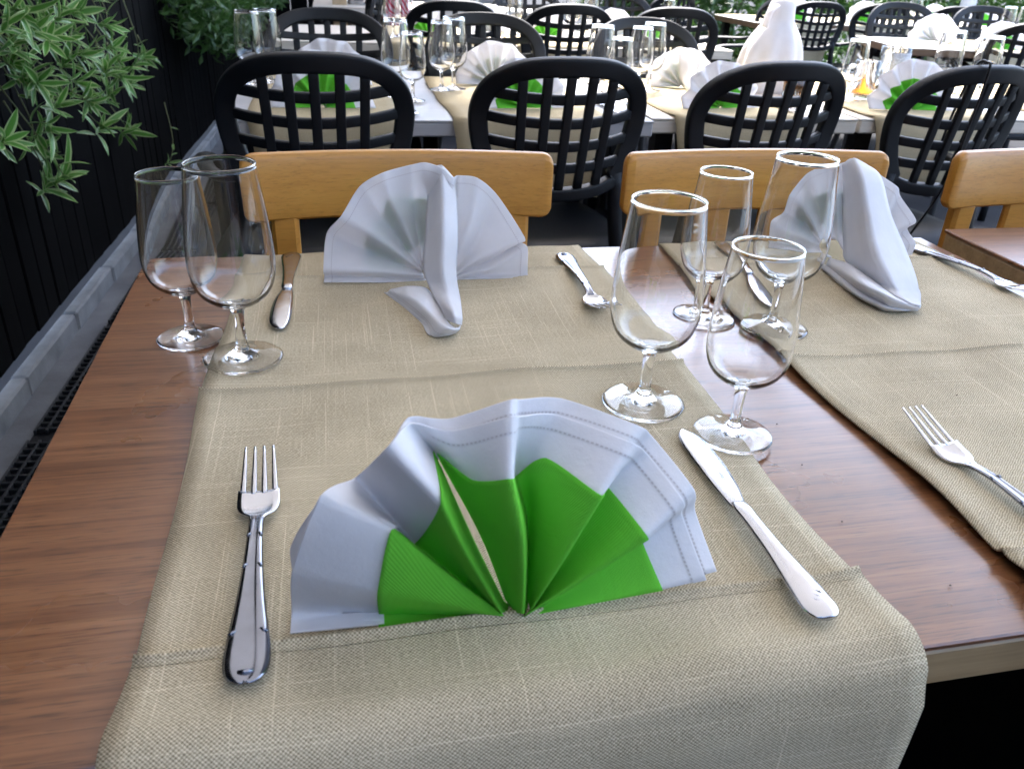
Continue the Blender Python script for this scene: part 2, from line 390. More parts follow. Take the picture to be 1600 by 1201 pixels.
FAN_B=[((0.0905,0.8767,0.7426),(0.0557,0.8750,0.7445),(0.0308,0.8742,0.7457),(-0.0244,0.8735,0.7480)),
 ((0.0881,0.8811,0.7450),(0.0528,0.8824,0.7472),(0.0243,0.8827,0.7496),(-0.0234,0.8831,0.7525)),
 ((0.0864,0.8779,0.7508),(0.0504,0.8765,0.7556),(0.0208,0.8751,0.7593),(-0.0240,0.8746,0.7632)),
 ((0.0856,0.8840,0.7517),(0.0432,0.8913,0.7679),(0.0224,0.8965,0.7765),(-0.0185,0.8962,0.7960)),
 ((0.0851,0.8794,0.7549),(0.0515,0.8813,0.7823),(0.0263,0.8792,0.8027),(-0.0014,0.8807,0.8205)),
 ((0.0857,0.8854,0.7542),(0.0599,0.8962,0.7891),(0.0439,0.9033,0.8108),(0.0202,0.9033,0.8462)),
 ((0.0861,0.8817,0.7564),(0.0665,0.8855,0.8049),(0.0520,0.8860,0.8372),(0.0442,0.8888,0.8642)),
 ((0.0871,0.8846,0.7560),(0.0803,0.8974,0.8046),(0.0777,0.9033,0.8320),(0.0749,0.9034,0.8687)),
 ((0.0880,0.8789,0.7581),(0.0919,0.8840,0.8085),(0.0937,0.8859,0.8366),(0.0900,0.8874,0.8752)),
 ((0.0905,0.8751,0.7594),(0.1021,0.8744,0.8112),(0.1052,0.8763,0.8391),(0.1071,0.8808,0.8712)),
 ((0.0948,0.8749,0.7578),(0.1133,0.8734,0.8040),(0.1177,0.8753,0.8321),(0.1190,0.8813,0.8606)),
 ((0.1072,0.8818,0.7502),(0.1191,0.8896,0.7913),(0.1248,0.8955,0.8190),(0.1283,0.9028,0.8573)),
 ((0.1141,0.8778,0.7500),(0.1303,0.8809,0.7864),(0.1403,0.8829,0.8151),(0.1476,0.8889,0.8578)),
 ((0.1163,0.8832,0.7463),(0.1415,0.8913,0.7751),(0.1547,0.8972,0.7956),(0.1734,0.9006,0.8344)),
 ((0.1170,0.8773,0.7469),(0.1433,0.8780,0.7659),(0.1615,0.8773,0.7755),(0.2014,0.8768,0.7928)),
 ((0.1183,0.8820,0.7444),(0.1434,0.8865,0.7551),(0.1617,0.8893,0.7613),(0.1992,0.8923,0.7824)),
 ((0.1177,0.8771,0.7454),(0.1436,0.8781,0.7527),(0.1641,0.8769,0.7579),(0.2053,0.8781,0.7809)),
 ((0.1182,0.8806,0.7418),(0.1444,0.8822,0.7457),(0.1669,0.8825,0.7480),(0.2077,0.8816,0.7486)),
 ((0.1066,0.8767,0.7421),(0.1434,0.8758,0.7435),(0.1657,0.8749,0.7438),(0.2075,0.8731,0.7454))]
FAN_C=[((0.6063,0.8930,0.7519),(0.5735,0.8915,0.7551),(0.5503,0.8911,0.7592),(0.5110,0.8907,0.7638)),
 ((0.6009,0.8975,0.7556),(0.5741,0.8991,0.7592),(0.5505,0.8996,0.7630),(0.5164,0.9006,0.7702)),
 ((0.5935,0.8949,0.7652),(0.5621,0.8947,0.7777),(0.5371,0.8939,0.7867),(0.5085,0.8939,0.8010)),
 ((0.5985,0.9011,0.7663),(0.5728,0.9093,0.7893),(0.5579,0.9145,0.7979),(0.5359,0.9127,0.8062)),
 ((0.5973,0.8977,0.7708),(0.5674,0.8993,0.8039),(0.5495,0.8987,0.8205),(0.5319,0.8992,0.8316)),
 ((0.6053,0.9029,0.7723),(0.5909,0.9136,0.8058),(0.5829,0.9189,0.8224),(0.5633,0.9181,0.8523)),
 ((0.6113,0.8979,0.7721),(0.6015,0.9001,0.8096),(0.5953,0.9024,0.8331),(0.5853,0.9050,0.8654)),
 ((0.6212,0.8941,0.7596),(0.6168,0.9038,0.8001),(0.6105,0.9082,0.8314),(0.6054,0.9131,0.8665)),
 ((0.6311,0.8919,0.7584),(0.6262,0.8942,0.8028),(0.6225,0.8985,0.8338),(0.6107,0.9021,0.8736)),
 ((0.6477,0.8955,0.7550),(0.6546,0.9037,0.7994),(0.6556,0.9070,0.8230),(0.6593,0.9109,0.8509)),
 ((0.6531,0.8933,0.7539),(0.6645,0.8968,0.7930),(0.6716,0.8996,0.8127),(0.6795,0.9012,0.8388)),
 ((0.6593,0.8989,0.7509),(0.6764,0.9071,0.7811),(0.6858,0.9113,0.7965),(0.6963,0.9141,0.8238)),
 ((0.6571,0.8931,0.7522),(0.6734,0.8943,0.7752),(0.6847,0.8937,0.7852),(0.7120,0.8926,0.7983)),
 ((0.6616,0.8977,0.7496),(0.6825,0.9024,0.7620),(0.6954,0.9055,0.7693),(0.7141,0.9074,0.7828)),
 ((0.6592,0.8928,0.7505),(0.6780,0.8922,0.7604),(0.6919,0.8929,0.7650),(0.7194,0.8913,0.7682)),
 ((0.6623,0.8964,0.7474),(0.6862,0.8965,0.7484),(0.6989,0.8967,0.7497),(0.7215,0.8950,0.7514))]
TONGUE_B=[((0.0974,0.9050,0.8654),(0.1076,0.8850,0.8729),(0.1216,0.8950,0.8572)),
 ((0.0922,0.8850,0.8369),(0.1062,0.8620,0.8444),(0.1225,0.8750,0.8378)),
 ((0.0867,0.8620,0.8010),(0.1029,0.8350,0.8108),(0.1210,0.8520,0.8034)),
 ((0.0825,0.8450,0.7721),(0.1005,0.8150,0.7775),(0.1172,0.8320,0.7684)),
 ((0.0869,0.8220,0.7587),(0.1034,0.7950,0.7600),(0.1182,0.8080,0.7484)),
 ((0.0929,0.7860,0.7519),(0.1008,0.7360,0.7649),(0.1109,0.7440,0.7569)),
 ((0.0967,0.7530,0.7502),(0.1016,0.7270,0.7572),(0.1095,0.7380,0.7499))]
FLAP_B=[((0.0478,0.8400,0.7501),(0.0450,0.8400,0.7480),(0.0430,0.8430,0.7439)),
 ((0.0664,0.8300,0.7570),(0.0591,0.8080,0.7551),(0.0539,0.8140,0.7441)),
 ((0.0859,0.8320,0.7518),(0.0716,0.7770,0.7580),(0.0658,0.7800,0.7442)),
 ((0.0934,0.7900,0.7481),(0.0819,0.7470,0.7569),(0.0750,0.7550,0.7440)),
 ((0.0977,0.7500,0.7480),(0.0881,0.7240,0.7571),(0.0791,0.7280,0.7421)),
 ((0.1034,0.7350,0.7481),(0.0959,0.7170,0.7558),(0.0911,0.7280,0.7422)),
 ((0.1093,0.7410,0.7479),(0.1063,0.7290,0.7499),(0.1019,0.7330,0.7421))]
TONGUE_C=[((0.5989,0.9050,0.8661),(0.6023,0.8900,0.8772),(0.6230,0.8950,0.8691)),
 ((0.6005,0.8950,0.8429),(0.5966,0.8600,0.8633),(0.6373,0.8800,0.8572)),
 ((0.5992,0.8780,0.8081),(0.5985,0.8350,0.8286),(0.6496,0.8600,0.8165)),
 ((0.5975,0.8620,0.7769),(0.5965,0.8050,0.7961),(0.6633,0.8350,0.7803)),
 ((0.5950,0.8500,0.7649),(0.6001,0.7750,0.7722),(0.6661,0.8100,0.7569)),
 ((0.6005,0.8200,0.7553),(0.6062,0.7600,0.7585),(0.6594,0.7850,0.7410)),
 ((0.6008,0.7510,0.7561),(0.6007,0.7260,0.7580),(0.6178,0.7290,0.7530))]
FLAP_C=[((0.5867,0.8690,0.7601),(0.5823,0.8650,0.7541),(0.5877,0.8680,0.7429)),
 ((0.5874,0.8310,0.7662),(0.5727,0.8090,0.7619),(0.5796,0.8180,0.7431)),
 ((0.5947,0.8070,0.7620),(0.5652,0.7620,0.7661),(0.5803,0.7760,0.7429)),
 ((0.6031,0.7850,0.7558),(0.5731,0.7370,0.7651),(0.5837,0.7510,0.7429)),
 ((0.6075,0.7590,0.7519),(0.5811,0.7270,0.7628),(0.5864,0.7380,0.7429)),
 ((0.6180,0.7440,0.7498),(0.6006,0.7250,0.7561),(0.6072,0.7370,0.7432)),
 ((0.6292,0.7440,0.7478),(0.6217,0.7340,0.7492),(0.6202,0.7360,0.7431))]
TIPS=[(-0.7762,2.6240,0.8604),(-0.7456,2.7736,0.7985),(-0.7630,2.3439,0.8251),(-0.7396,3.1864,0.7985),(-0.7374,2.3856,0.7308),(-0.7934,2.8331,0.7206),(-0.7987,3.1991,0.6550),(-0.7163,3.1816,0.6378),(-0.7741,3.7436,0.6090),(-0.7766,2.4199,0.7331),(-0.7004,2.6716,0.6374),(-0.7530,2.4341,0.6108),(-0.7164,2.8188,0.5368),(-0.7524,3.2958,0.4333),(-0.7361,2.4237,0.4859),(-0.7849,2.4346,0.4574),(-0.7365,2.0744,0.6521),(-0.7132,2.2810,0.9021),(-0.7477,2.9001,0.8575),(-0.7259,2.4613,0.6636),(-0.7329,3.1905,0.7286),(-0.7936,2.4491,0.5491),(-0.7242,3.3450,0.5934),(-0.7409,2.8569,0.7458),(-0.7699,3.1874,0.5734),(-0.7969,2.4167,0.7717),(-0.7134,2.4561,0.8298),(-0.7527,3.3373,0.6700),(-0.7281,2.7164,0.6835),(-0.7121,2.3153,0.8576),(-0.7286,2.2252,0.8788),(-0.7079,2.5855,0.8729),(-0.7605,3.8168,0.6249),(-0.7199,2.9987,0.6821)]
AWY = 3.0; AWX = 2.6
# ================================================================ large structure
def slab(name, x0, x1, y0, y1, z0, z1, m, parent=None, bev=.002):
    b = MB().box(((x0+x1)/2, (y0+y1)/2, (z0+z1)/2), (x1-x0, y1-y0, z1-z0), bev); return b.obj(name, m, parent, False)
gm = MB(); NG = 60
gx = np.concatenate([[-120, -40, -12], np.linspace(-5, 12, 40), [20, 60, 160]]); gy = np.concatenate([[-120, -30, -8], np.linspace(-3, 14, 40), [25, 70, 200]])
gm.add([(x, y, 0) for x in gx for y in gy], [(i*len(gy)+j, (i+1)*len(gy)+j, (i+1)*len(gy)+j+1, i*len(gy)+j+1) for i in range(len(gx)-1) for j in range(len(gy)-1)])
structure(gm.obj("ground", M['paving'], None, False))
WA = math.atan(.039)                                     # the fence runs 2 degrees off the table
def wx(y): return -.862+.039*(y-2)
def onwall(y, off=0, z=0): return (wx(y)+off*math.cos(WA), y-off*math.sin(WA), z)
# concrete gutter strip beside the kerb
st = MB(); ys = np.linspace(-2, 9, 50)
st.add([(wx(y)+o, y, .004) for y in ys for o in (-.02, .110)], [(2*i, 2*i+1, 2*i+3, 2*i+2) for i in range(len(ys)-1)])
structure(st.obj("concrete_strip", M['concrete'], None, False))
# dark board fence: every board a piece of its own
fence = empty("board_fence", onwall(0), -WA, "tall dark fence of upright boards along the left side, its shade put into the colour", "fence")
bw = .094; pm = {}
for k in range(4):
    pm[k] = MB().box((0, 0, 1.28), (.022, bw-.004, 2.4), .003).mesh("plank", False)
rnd = random.Random(4)
for i in range(104):
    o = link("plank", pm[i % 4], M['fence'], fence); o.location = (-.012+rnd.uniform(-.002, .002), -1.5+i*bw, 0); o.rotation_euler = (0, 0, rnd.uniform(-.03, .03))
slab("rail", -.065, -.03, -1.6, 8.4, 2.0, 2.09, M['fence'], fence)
kerb = empty("concrete_kerb", onwall(0), -WA, "low pale concrete kerb of blocks at the foot of the fence", "kerb")
km = [MB().box((0, 0, .03), (.042, .396+.006*k, .062), .006).mesh("block", False) for k in range(3)]
for i in range(24):
    o = link("block", km[i % 3], M['kerb'], kerb); o.location = (.020+rnd.uniform(-.003, .003), -1+i*.41, rnd.uniform(-.003, .002)); o.rotation_euler = (0, 0, rnd.uniform(-.008, .008))
# drain channel: grate sections with single bars
bar = MB().box((0, 0, 0), (.108, .007, .012), .001).mesh("bar", False)
lbar = MB().box((0, 0, 0), (.006, .62, .014), .001).mesh("rail", False)
GL = ["drain grate section hidden beneath the near end of the walnut table", "first black drain grate section from the bottom left, beside the walnut table",
      "second black drain grate section from the bottom left, beside the walnut table", "black drain grate section behind the two left wine glasses",
      "black drain grate section beneath the leftmost lattice chair", "farthest black drain grate section along the fence"]
for s_ in range(6):
    y0 = .55+s_*.66; p = onwall(y0, .165)
    g = empty("drain_grate", (p[0], p[1], .004), -WA, GL[s_], "drain grate", "drain grates along the gutter")
    for k in range(5):
        o = link("rail", lbar, M['grate'], g); o.location = (-.052+.026*k, .31, .004)
    for k in range(23):
        o = link("bar", bar, M['grate'], g); o.location = (0, .012+k*.027, .0045)
# unseen canvas sheet, added overhead to shade the foreground tables
aw = empty("added_awning", (0, 0, 0), 0, "wide cream canvas sheet overhead, out of view, added to shade the foreground table", "added_awning")
P = np.array([[(x, y, 2.42-.06*(y-AWY)+.012*math.sin(x*3)) for y in np.linspace(-2.2, AWY, 12)] for x in np.linspace(-1.6, AWX, 24)])
V, F, U = sheet(P, .004); MB().add(V, F, U).obj("canvas", M['canvas'], aw)
MB().add(*tube([(-1.6, AWY+.01, 2.40), (AWX, AWY+.01, 2.40)], .03, 10)).obj("front_bar", M['white_paint'], aw)
aw = empty("added_awning", (0, 0, 0), 0, "narrow canvas sheet overhead along the fence, out of view, added to shade shrubs and gutter", "added_awning")  # second unseen sheet, added to darken the gutter and left chairs
P = np.array([[(x, y, 2.44+.02*math.sin(y*4)) for y in np.linspace(AWY+.06, 8, 12)] for x in np.linspace(-1.6, .65, 10)])
V, F, U = sheet(P, .004); MB().add(V, F, U).obj("canvas", M['canvas'], aw)
fw = empty("added_facade", (0, -4.2, 0), 0, "dark timber front behind the camera, out of view, added to block light from behind", "light blocker")  # unseen plank front, added to cut the light from behind the camera
fm = MB().box((0, 0, 1.35), (.196, .03, 2.7), .004).mesh("plank", False)
for i in range(60):
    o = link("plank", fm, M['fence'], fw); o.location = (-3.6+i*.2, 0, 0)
# ---------------------------------------------------------------- tables
def table(name, label, x0, x1, y0, y1, top, side, legm, z=TZ, th=.036, rz=0, origin=None, group="restaurant tables", panel=False):
    ox, oy = origin if origin else (0, 0)
    r_ = empty(name, (ox, oy, 0), rz, label, "table", group)
    slab("tabletop", x0, x1, y0, y1, z-.005, z, top, r_, .0012)
    slab("edge_band", x0+.0012, x1-.0012, y0+.0012, y1-.0012, z-th, z-.0052, side, r_, .003)
    if panel:
        for x in (x0+.07, x1-.07): slab("leg", x-.018, x+.018, y0+.07, y1-.07, .001, z-th-.001, legm, r_, .004)
        return r_
    lm = MB().box((0, 0, (z-th)/2), (.045, .045, z-th-.002), .003).mesh("leg", False)
    for x in (x0+.06, x1-.06):
        for y in (y0+.08, y1-.08):
            o = link("leg", lm, legm, r_); o.location = (x, y, 0)
    return r_
table("dining_table", "walnut laminate table with oak edge band in the foreground, laid for four", -.219, .822, .283, .986, M['walnut'], M['oak'], M['black_metal'], panel=True, rz=R(.7))
table("dining_table", "reddish wooden table end standing higher beside the right end of the foreground table", .836, 1.75, .285, .985, M['walnut'], M['oak'], M['black_metal'], .755)
table("dining_table", "grey topped table behind the leftmost lattice chair, beside the fence", -.235, .722, 1.86, 2.52, M['grey_top'], M['grey_top'], M['black_metal'])
table("dining_table", "cream topped table carrying the tall white draped cloth", .732, 1.275, 1.90, 2.55, M['cream_top'], M['cream_top'], M['black_metal'])
table("dining_table", "cream topped table behind the rightmost big lattice chair, with the beer mug", 1.285, 2.45, 1.905, 2.55, M['cream_top'], M['cream_top'], M['black_metal'])
table("dining_table", "cream table in the third row, ending beside the dark hedge", -.2, 1.64, 3.42, 4.12, M['cream_top'], M['cream_top'], M['black_metal'])
table("dining_table", "far cream table at the back right, in front of the hedge", 2.55, 4.6, 5.05, 5.7, M['cream_top'], M['brown_wood'], M['black_metal'])
table("dining_table", "white sunlit table with brown underside at the right, with bright napkins", 0, 1.9, 0, .6, M['cream_top'], M['brown_wood'], M['black_metal'], rz=R(-12), origin=(2.64, 3.74))
table("dining_table", "far table behind the third row, at the top of the photo", -.1, 1.5, 5.3, 6.0, M['cream_top'], M['cream_top'], M['black_metal'])

# ---------------------------------------------------------------- runners
def runner(label, x0, x1, yf, yn, hang, m, z=TZ, creases=(), roll=.016, far_hang=.06, seed=0, lift=None, n=34, parent_loc=None, rz=0, dens=1.0):
    """cloth strip laid over a table from its far edge yf to its near edge yn"""
    path = []
    e = .0028
    for d in np.linspace(far_hang, .004, 4): path.append((yf+.004, z-d))
    path.append((yf+.002, z+e*.6))
    ys = np.linspace(yf-.006, yn+(.012 if roll < .02 else .016), int(190*dens))
    if roll > .02 or n > 20:
        ys = np.unique(np.concatenate([ys]+[np.linspace(c-.012, c+.010, 34) for c, h in creases]))[::-1]
    for y in ys:
        zz = z+e
        for c, h in creases:
            u = (y-c)/.0024; zz += .8*h*math.exp(-abs(u)**1.4) + .55*h*(1/(1+math.exp((y-c)/.0012)))*math.exp(-abs(y-c)/.03)
        zz += roll*.30*max(0, 1-(y-yn)/.05)**2 if y < yn+.05 else 0
        path.append((y, zz))
    z0_ = path[-1][1]; y0_ = path[-1][0]
    for a in np.linspace(8, 80, 9):                              # roll over the near edge
        path.append((y0_-roll*math.sin(R(a)), z0_-roll*(1-math.cos(R(a)))))
    y_, z_ = path[-1]
    for d in np.linspace(.012, hang, int(26*dens)): path.append((y_-.004-.012*math.sin(min(1, d/hang)*1.6), z_-d))
    path = np.array(path); rng = np.random.default_rng(seed); ph = rng.uniform(0, 6.28, 8)
    L = np.concatenate([[0], np.cumsum(np.linalg.norm(np.diff(path, axis=0), axis=1))])
    P = np.zeros((n, len(path), 3)); U = np.zeros((n, len(path), 2))
    for i in range(n):
        t = i/(n-1); t2 = t
        for j, (y, zz) in enumerate(path):
            s = L[j]
            e0 = .003*math.sin(s*9+ph[0])+.002*math.sin(s*23+ph[1]); e1 = .003*math.sin(s*10+ph[2])+.002*math.sin(s*21+ph[3])
            x = x0+e0+(x1+e1-x0-e0)*t
            if roll > .02 and y < .345: x -= (1-t)*.009*min(1, (.345-y)/.06)
            hz = 0
            if zz < z-.008:                                        # hanging part: soft folds, drawn in a little
                dd = min(1, (z-zz)/max(hang, .01)); x = x+((.5-t)*.05*dd if t > .5 or roll < .02 else -(1-2*t)*.055*dd)
                y = y-.010*dd*math.sin(t*5.5+ph[4])*(1 if hang > .1 else .3)
            else:
                hz = .0009*(math.sin(s*31+t*7+ph[5])+math.sin(t*19+s*13+ph[6])); hz = max(hz, -.0012)
                edge = max(0, 1-min(t, 1-t)/.04); hz += edge*.0016*(.5+.5*math.sin(s*27+ph[7]))
                if lift: hz += lift(t, y)
            P[i, j] = (x, y-.006*(.5+.5*math.sin(t*3.1+ph[1]))*(1 if len(creases) else 0), zz+hz); U[i, j] = (x, s)
    V, F, UV = sheet(P, .0016, U)
    o = MB().add(V, F, UV).obj("table_runner", m)
    if parent_loc: o.location = parent_loc; o.rotation_euler = (0, 0, rz)
    return tag(o, label, "table runner", "woven beige runners laid across the tables")
cr = [(.900, .0045), (.640, .0058), (.345, .0056)]
runner("beige woven runner under the big green and white napkin in the foreground", -.120, .304, .992, .283, .42, M['weave'], creases=cr, roll=.026, seed=3)
def lift2(t, y):
    a = math.exp(-(t/.10)**2); return a*(.010*math.exp(-((y-.305)/.03)**2)+.004*math.exp(-((y-.42)/.05)**2)+.0015)
runner("beige woven runner at the table's right, under the fork cut by the frame", .407, .785, .992, .283, .42, M['weave'], creases=[(.900, .004), (.640, .0048), (.35, .004)], seed=8, lift=lift2)
RW = dict(m=M['weave_far'], n=12, dens=.3)
runner("beige runner hanging behind the leftmost big lattice chair", -.19, .150, 2.52, 1.86, .16, seed=11, **RW)
runner("beige runner hanging behind the second big lattice chair from the left", .250, .615, 2.52, 1.86, .16, seed=12, **RW)
runner("beige runner hanging behind the third big lattice chair, on the cream table", .79, 1.13, 2.55, 1.90, .16, seed=13, **RW)
runner("beige runner hanging behind the rightmost big lattice chair", 1.325, 1.70, 2.55, 1.905, .16, seed=14, **RW)
runner("beige runner at the far right end of the second row table", 1.86, 2.25, 2.55, 1.905, .16, seed=15, **RW)
for i, (a, b) in enumerate(((.20, .58), (.72, 1.06), (1.18, 1.54))):
    runner(["beige runner under the leftmost napkins of the third row table", "beige runner in the middle of the third row table", "beige runner at the hedge end of the third row table"][i], a, b, 4.12, 3.42, .2, seed=20+i, **RW)
for i, (a, b) in enumerate(((2.62, 3.05), (3.2, 3.6), (3.75, 4.15))):
    runner(["beige runner hanging from the far back table behind the first small chair", "beige runner hanging from the middle of the far back table", "beige runner hanging from the right part of the far back table"][i], a, b, 5.7, 5.05, .25, seed=30+i, **RW)
runner("beige runner hanging from the white sunlit table at the right", .36, .80, .6, 0, .25, seed=40, parent_loc=(2.64, 3.74, 0), rz=R(-12), **RW)

# ---------------------------------------------------------------- beech chairs
def beech_chair(loc, label):
    r_ = empty("wooden_chair", loc, 0, label, "chair", "varnished beech chairs across the table")
    n = 20; bb = []
    prof = [(-.011, -.038), (-.011, .034), (-.007, .041), (0, .0425), (.007, .041), (.011, .034), (.011, -.038), (.007, -.0415), (-.007, -.0415)]
    V = []; F = []; m_ = len(prof)
    ts = np.concatenate([-1+.07*(1-np.cos(np.linspace(0, math.pi/2, 7))), np.linspace(-.9, .9, 13), 1-.07*(1-np.cos(np.linspace(math.pi/2, 0, 7)))]); n = len(ts)-1
    for t in ts:
        x = t*.194; yb = .022*(1-t*t); q = max(0, (abs(t)-.93)/.07)
        k = 1-.30*(1-math.sqrt(max(0, 1-q*q)))
        for (a, b) in prof: V.append((x, yb+a*min(1, k+.0), b*k))
    for i in range(n):
        for k in range(m_): F.append((i*m_+k, i*m_+(k+1) % m_, (i+1)*m_+(k+1) % m_, (i+1)*m_+k))
    F += [tuple(range(m_))[::-1], tuple(n*m_+k for k in range(m_))]
    o = MB().add(V, F).obj("backrest", M['beech'], r_); o.location = (0, 0, .808)
    mod = o.modifiers.new("edge", 'BEVEL'); mod.width = .004; mod.segments = 2; mod.limit_method = 'ANGLE'
    post = MB().box((0, .012, .60), (.034, .024, .345), .005).mesh("post", False)
    splat = MB().box((0, .020, .60), (.046, .014, .345), .004).mesh("splat", False)
    for x in (-.150, .150): link("post", post, M['beech'], r_).location = (x, 0, 0)
    for x in (-.045, .045): link("splat", splat, M['beech'], r_).location = (x, 0, 0)
    MB().box((0, -.17, .445), (.40, .40, .03), .01).obj("seat", M['beech'], r_, False)
    rl = MB().add(*tube([(0, .03, 0), (0, .02, .25), (0, .014, .43)], [(.015, .014), (.017, .016), (.018, .016)], 8)).mesh("leg")
    fl = MB().add(*tube([(0, 0, 0), (0, 0, .43)], [.014, .018], 8)).mesh("leg")
    for x in (-.165, .165):
        link("leg", rl, M['beech'], r_).location = (x, 0, 0); link("leg", fl, M['beech'], r_).location = (x, -.30, 0)
    return r_
beech_chair((.078, 1.045, 0), "varnished beech chair behind the upright white napkin, nearest the fence")
beech_chair((.566, 1.045, 0), "varnished beech chair behind the far pair of wine glasses")
beech_chair((1.066, 1.045, 0), "varnished beech chair cut by the right edge of the photo")

# ---------------------------------------------------------------- black lattice armchairs
def yb(x, z): return -.195-(z-.45)*.19+.055*(x/.16)**2
def lattice_chair():
    r_ = empty("lattice_chair", (0, 0, 0), 0, "black lattice armchair", "chair", "black plastic lattice armchairs")
    half = [(.0, .893), (.05, .891), (.090, .883), (.124, .865), (.146, .838), (.155, .803), (.152, .762), (.143, .722), (.130, .686), (.118, .662)]
    side = spline(half, 5)
    bot = spline([(.118, .662), (.088, .651), (.045, .645), (0, .643)], 4)[1:]
    right = np.concatenate([side, bot]); left = right[1:-1][::-1]*np.array([-1, 1])
    loop = np.concatenate([right, left])
    pts = [(x, yb(x, z), z) for x, z in loop]
    rad = [(.0175 if z > .67 else .013, .011) for x, z in loop]
    # side = radial in the back plane, up = depth
    MB().add(*tube(pts, [(a, b) for a, b in rad], 16, up=(0, 1, .19), closed=True, flat=True)).obj("back_frame", M['resin'], r_)
    def halfw(z):
        zz = [p[1] for p in right]; xs = [p[0] for p in right]
        best = 0
        for (xa, za), (xb, zb) in zip(right, right[1:]):
            if (za-z)*(zb-z) <= 0 and za != zb: best = max(best, xa+(xb-xa)*(z-za)/(zb-za))
        return best
    for zc in (.832, .786, .741, .697):
        hw = halfw(zc+.008)-.004; q = [(x, yb(x, zc)+.002, zc+.013*(x/.15)**2) for x in np.linspace(-hw, hw, 13)]
        MB().add(*tube(q, [(.0096, .0055)]*13, 12, up=(0, 1, .19), flat=True)).obj("slat", M['resin'], r_)
    for i in range(-2, 3):
        q = []
        for k in range(11):
            z = .655+.236*k/10; x = i*.0425*(.92+.09*k/10)
            zt = max([.80]+[za for (xa, za), (xb, zb) in zip(right, right[1:]) if za > .75 and xa <= abs(x)*1.02 <= xb+.004])-.004
            z = .655+(zt-.655)*k/10; q.append((x, yb(x, z)-.001, z))
        MB().add(*tube(q, [(.0088, .0055)]*11, 12, up=(0, 1, .19), flat=True)).obj("slat", M['resin'], r_)
    # seat shell with a rolled rim
    ns = 13; P = np.zeros((ns, ns, 3))
    for i in range(ns):
        for j in range(ns):
            u = -1+2*i/(ns-1); v = -1+2*j/(ns-1)
            a = u*math.sqrt(1-v*v/3.2); b = v*math.sqrt(1-u*u/3.2)
            z = .522-.010*(1-u*u)*(1-v*v)-.058*max(abs(u), abs(v))**10
            P[i, j] = (a*.235, b*.225, z)
    V, F, U = sheet(P, .010); MB().add(V, F, U).obj("seat", M['resin'], r_)
    for s in (-1, 1):
        a = spline([(s*.128, yb(.13, .67)+.01, .675), (s*.19, -.13, .66), (s*.235, 0, .655), (s*.24, .12, .645), (s*.235, .19, .60)], 5)
        MB().add(*tube(a, [(.020, .010)]*len(a), 8, up=(0, 0, 1))).obj("arm", M['resin'], r_)
        a = spline([(s*.235, .19, .61), (s*.232, .20, .40), (s*.245, .225, 0)], 5)
        MB().add(*tube(a, [(.018, .014)]*len(a), 8)).obj("leg", M['resin'], r_)
        a = spline([(s*.126, yb(.126, .68), .68), (s*.140, -.20, .55), (s*.170, -.20, .40), (s*.215, -.265, 0)], 5)
        MB().add(*tube(a, [(.016, .013)]*len(a), 8)).obj("leg", M['resin'], r_)
    return r_
LC = Proto(lattice_chair())
B_ = [((-.036, 1.83), 0, "black lattice armchair seen from behind, leftmost of the big front row beside the fence"),
      ((.418, 1.83), R(3), "black lattice armchair seen from behind between the two left beech chair backs"),
      ((.846, 1.83), R(7), "black lattice armchair seen from behind in front of the tall white draped cloth"),
      ((1.285, 1.83), R(9), "black lattice armchair seen from behind at right, a thin black cord hanging over its back"),
      ((-.012, 2.345), math.pi, "dark lattice armchair facing the viewer across the grey table, nearest the fence"),
      ((.442, 2.345), math.pi, "grey looking lattice armchair facing the viewer behind the second white fan napkin"),
      ((.952, 2.345), math.pi+R(4), "grey looking lattice armchair facing the viewer at the hedge end, behind a bright white napkin"),
      ((.437, 3.47), 0, "black lattice armchair seen from behind in the third row, left, before green napkins"),
      ((.875, 3.47), 0, "black lattice armchair seen from behind in the third row, in the middle"),
      ((1.320, 3.47), R(-6), "black lattice armchair seen from behind in the third row, beside the dark hedge"),
      ((-.03, 4.30), R(90), "dark lattice armchair turned sideways, its rim showing beside the red patterned cloth"),
      ((.93, 4.02), math.pi, "lattice armchair facing the viewer behind the third row table, at top middle"),
      ((1.385, 4.02), math.pi, "grey lattice armchair facing the viewer at the top, left of the hedge"),
      ((2.83, 5.03), R(-8), "small far lattice armchair just right of the tall white draped cloth"),
      ((3.245, 5.03), R(-6), "small far lattice armchair half hidden behind a facing one, middle right"),
      ((3.745, 5.03), R(-6), "small far lattice armchair half hidden behind a facing one, near the white post"),
      ((2.93, 4.06), math.pi+R(-14), "small lattice armchair facing the viewer behind the white sunlit table, on the left"),
      ((3.37, 3.97), math.pi+R(-14), "small lattice armchair facing the viewer behind the white sunlit table, below the white post"),
      ((2.75, 3.22), R(-14), "lattice armchair cut by the right edge of the photo, before the white sunlit table"),
      ((2.35, 5.0), R(80), "pale grey lattice armchair turned sideways in front of the hedge"),
      ((1.95, 5.35), R(20), "lattice armchair standing against the hedge, left of the tall white draped cloth")]
CH = [LC.at((p[0], p[1], 0), rz, l, None, (1.05, 1, .968 if p[1] > 4.9 else 1)) for p, rz, l in B_]
# the cord over the rightmost chair back
q = spline([(1.300, 1.64, .52), (1.300, 1.570, .66), (1.298, 1.545, .80), (1.296, 1.533, .90), (1.295, 1.543, .9165), (1.294, 1.572, .905), (1.293, 1.60, .80), (1.293, 1.62, .66)], 6)
tag(MB().add(*tube(q, .0028, 6)).obj("cord", M['black_metal']), "thin black cord hanging over the back of the right lattice chair", "cord")
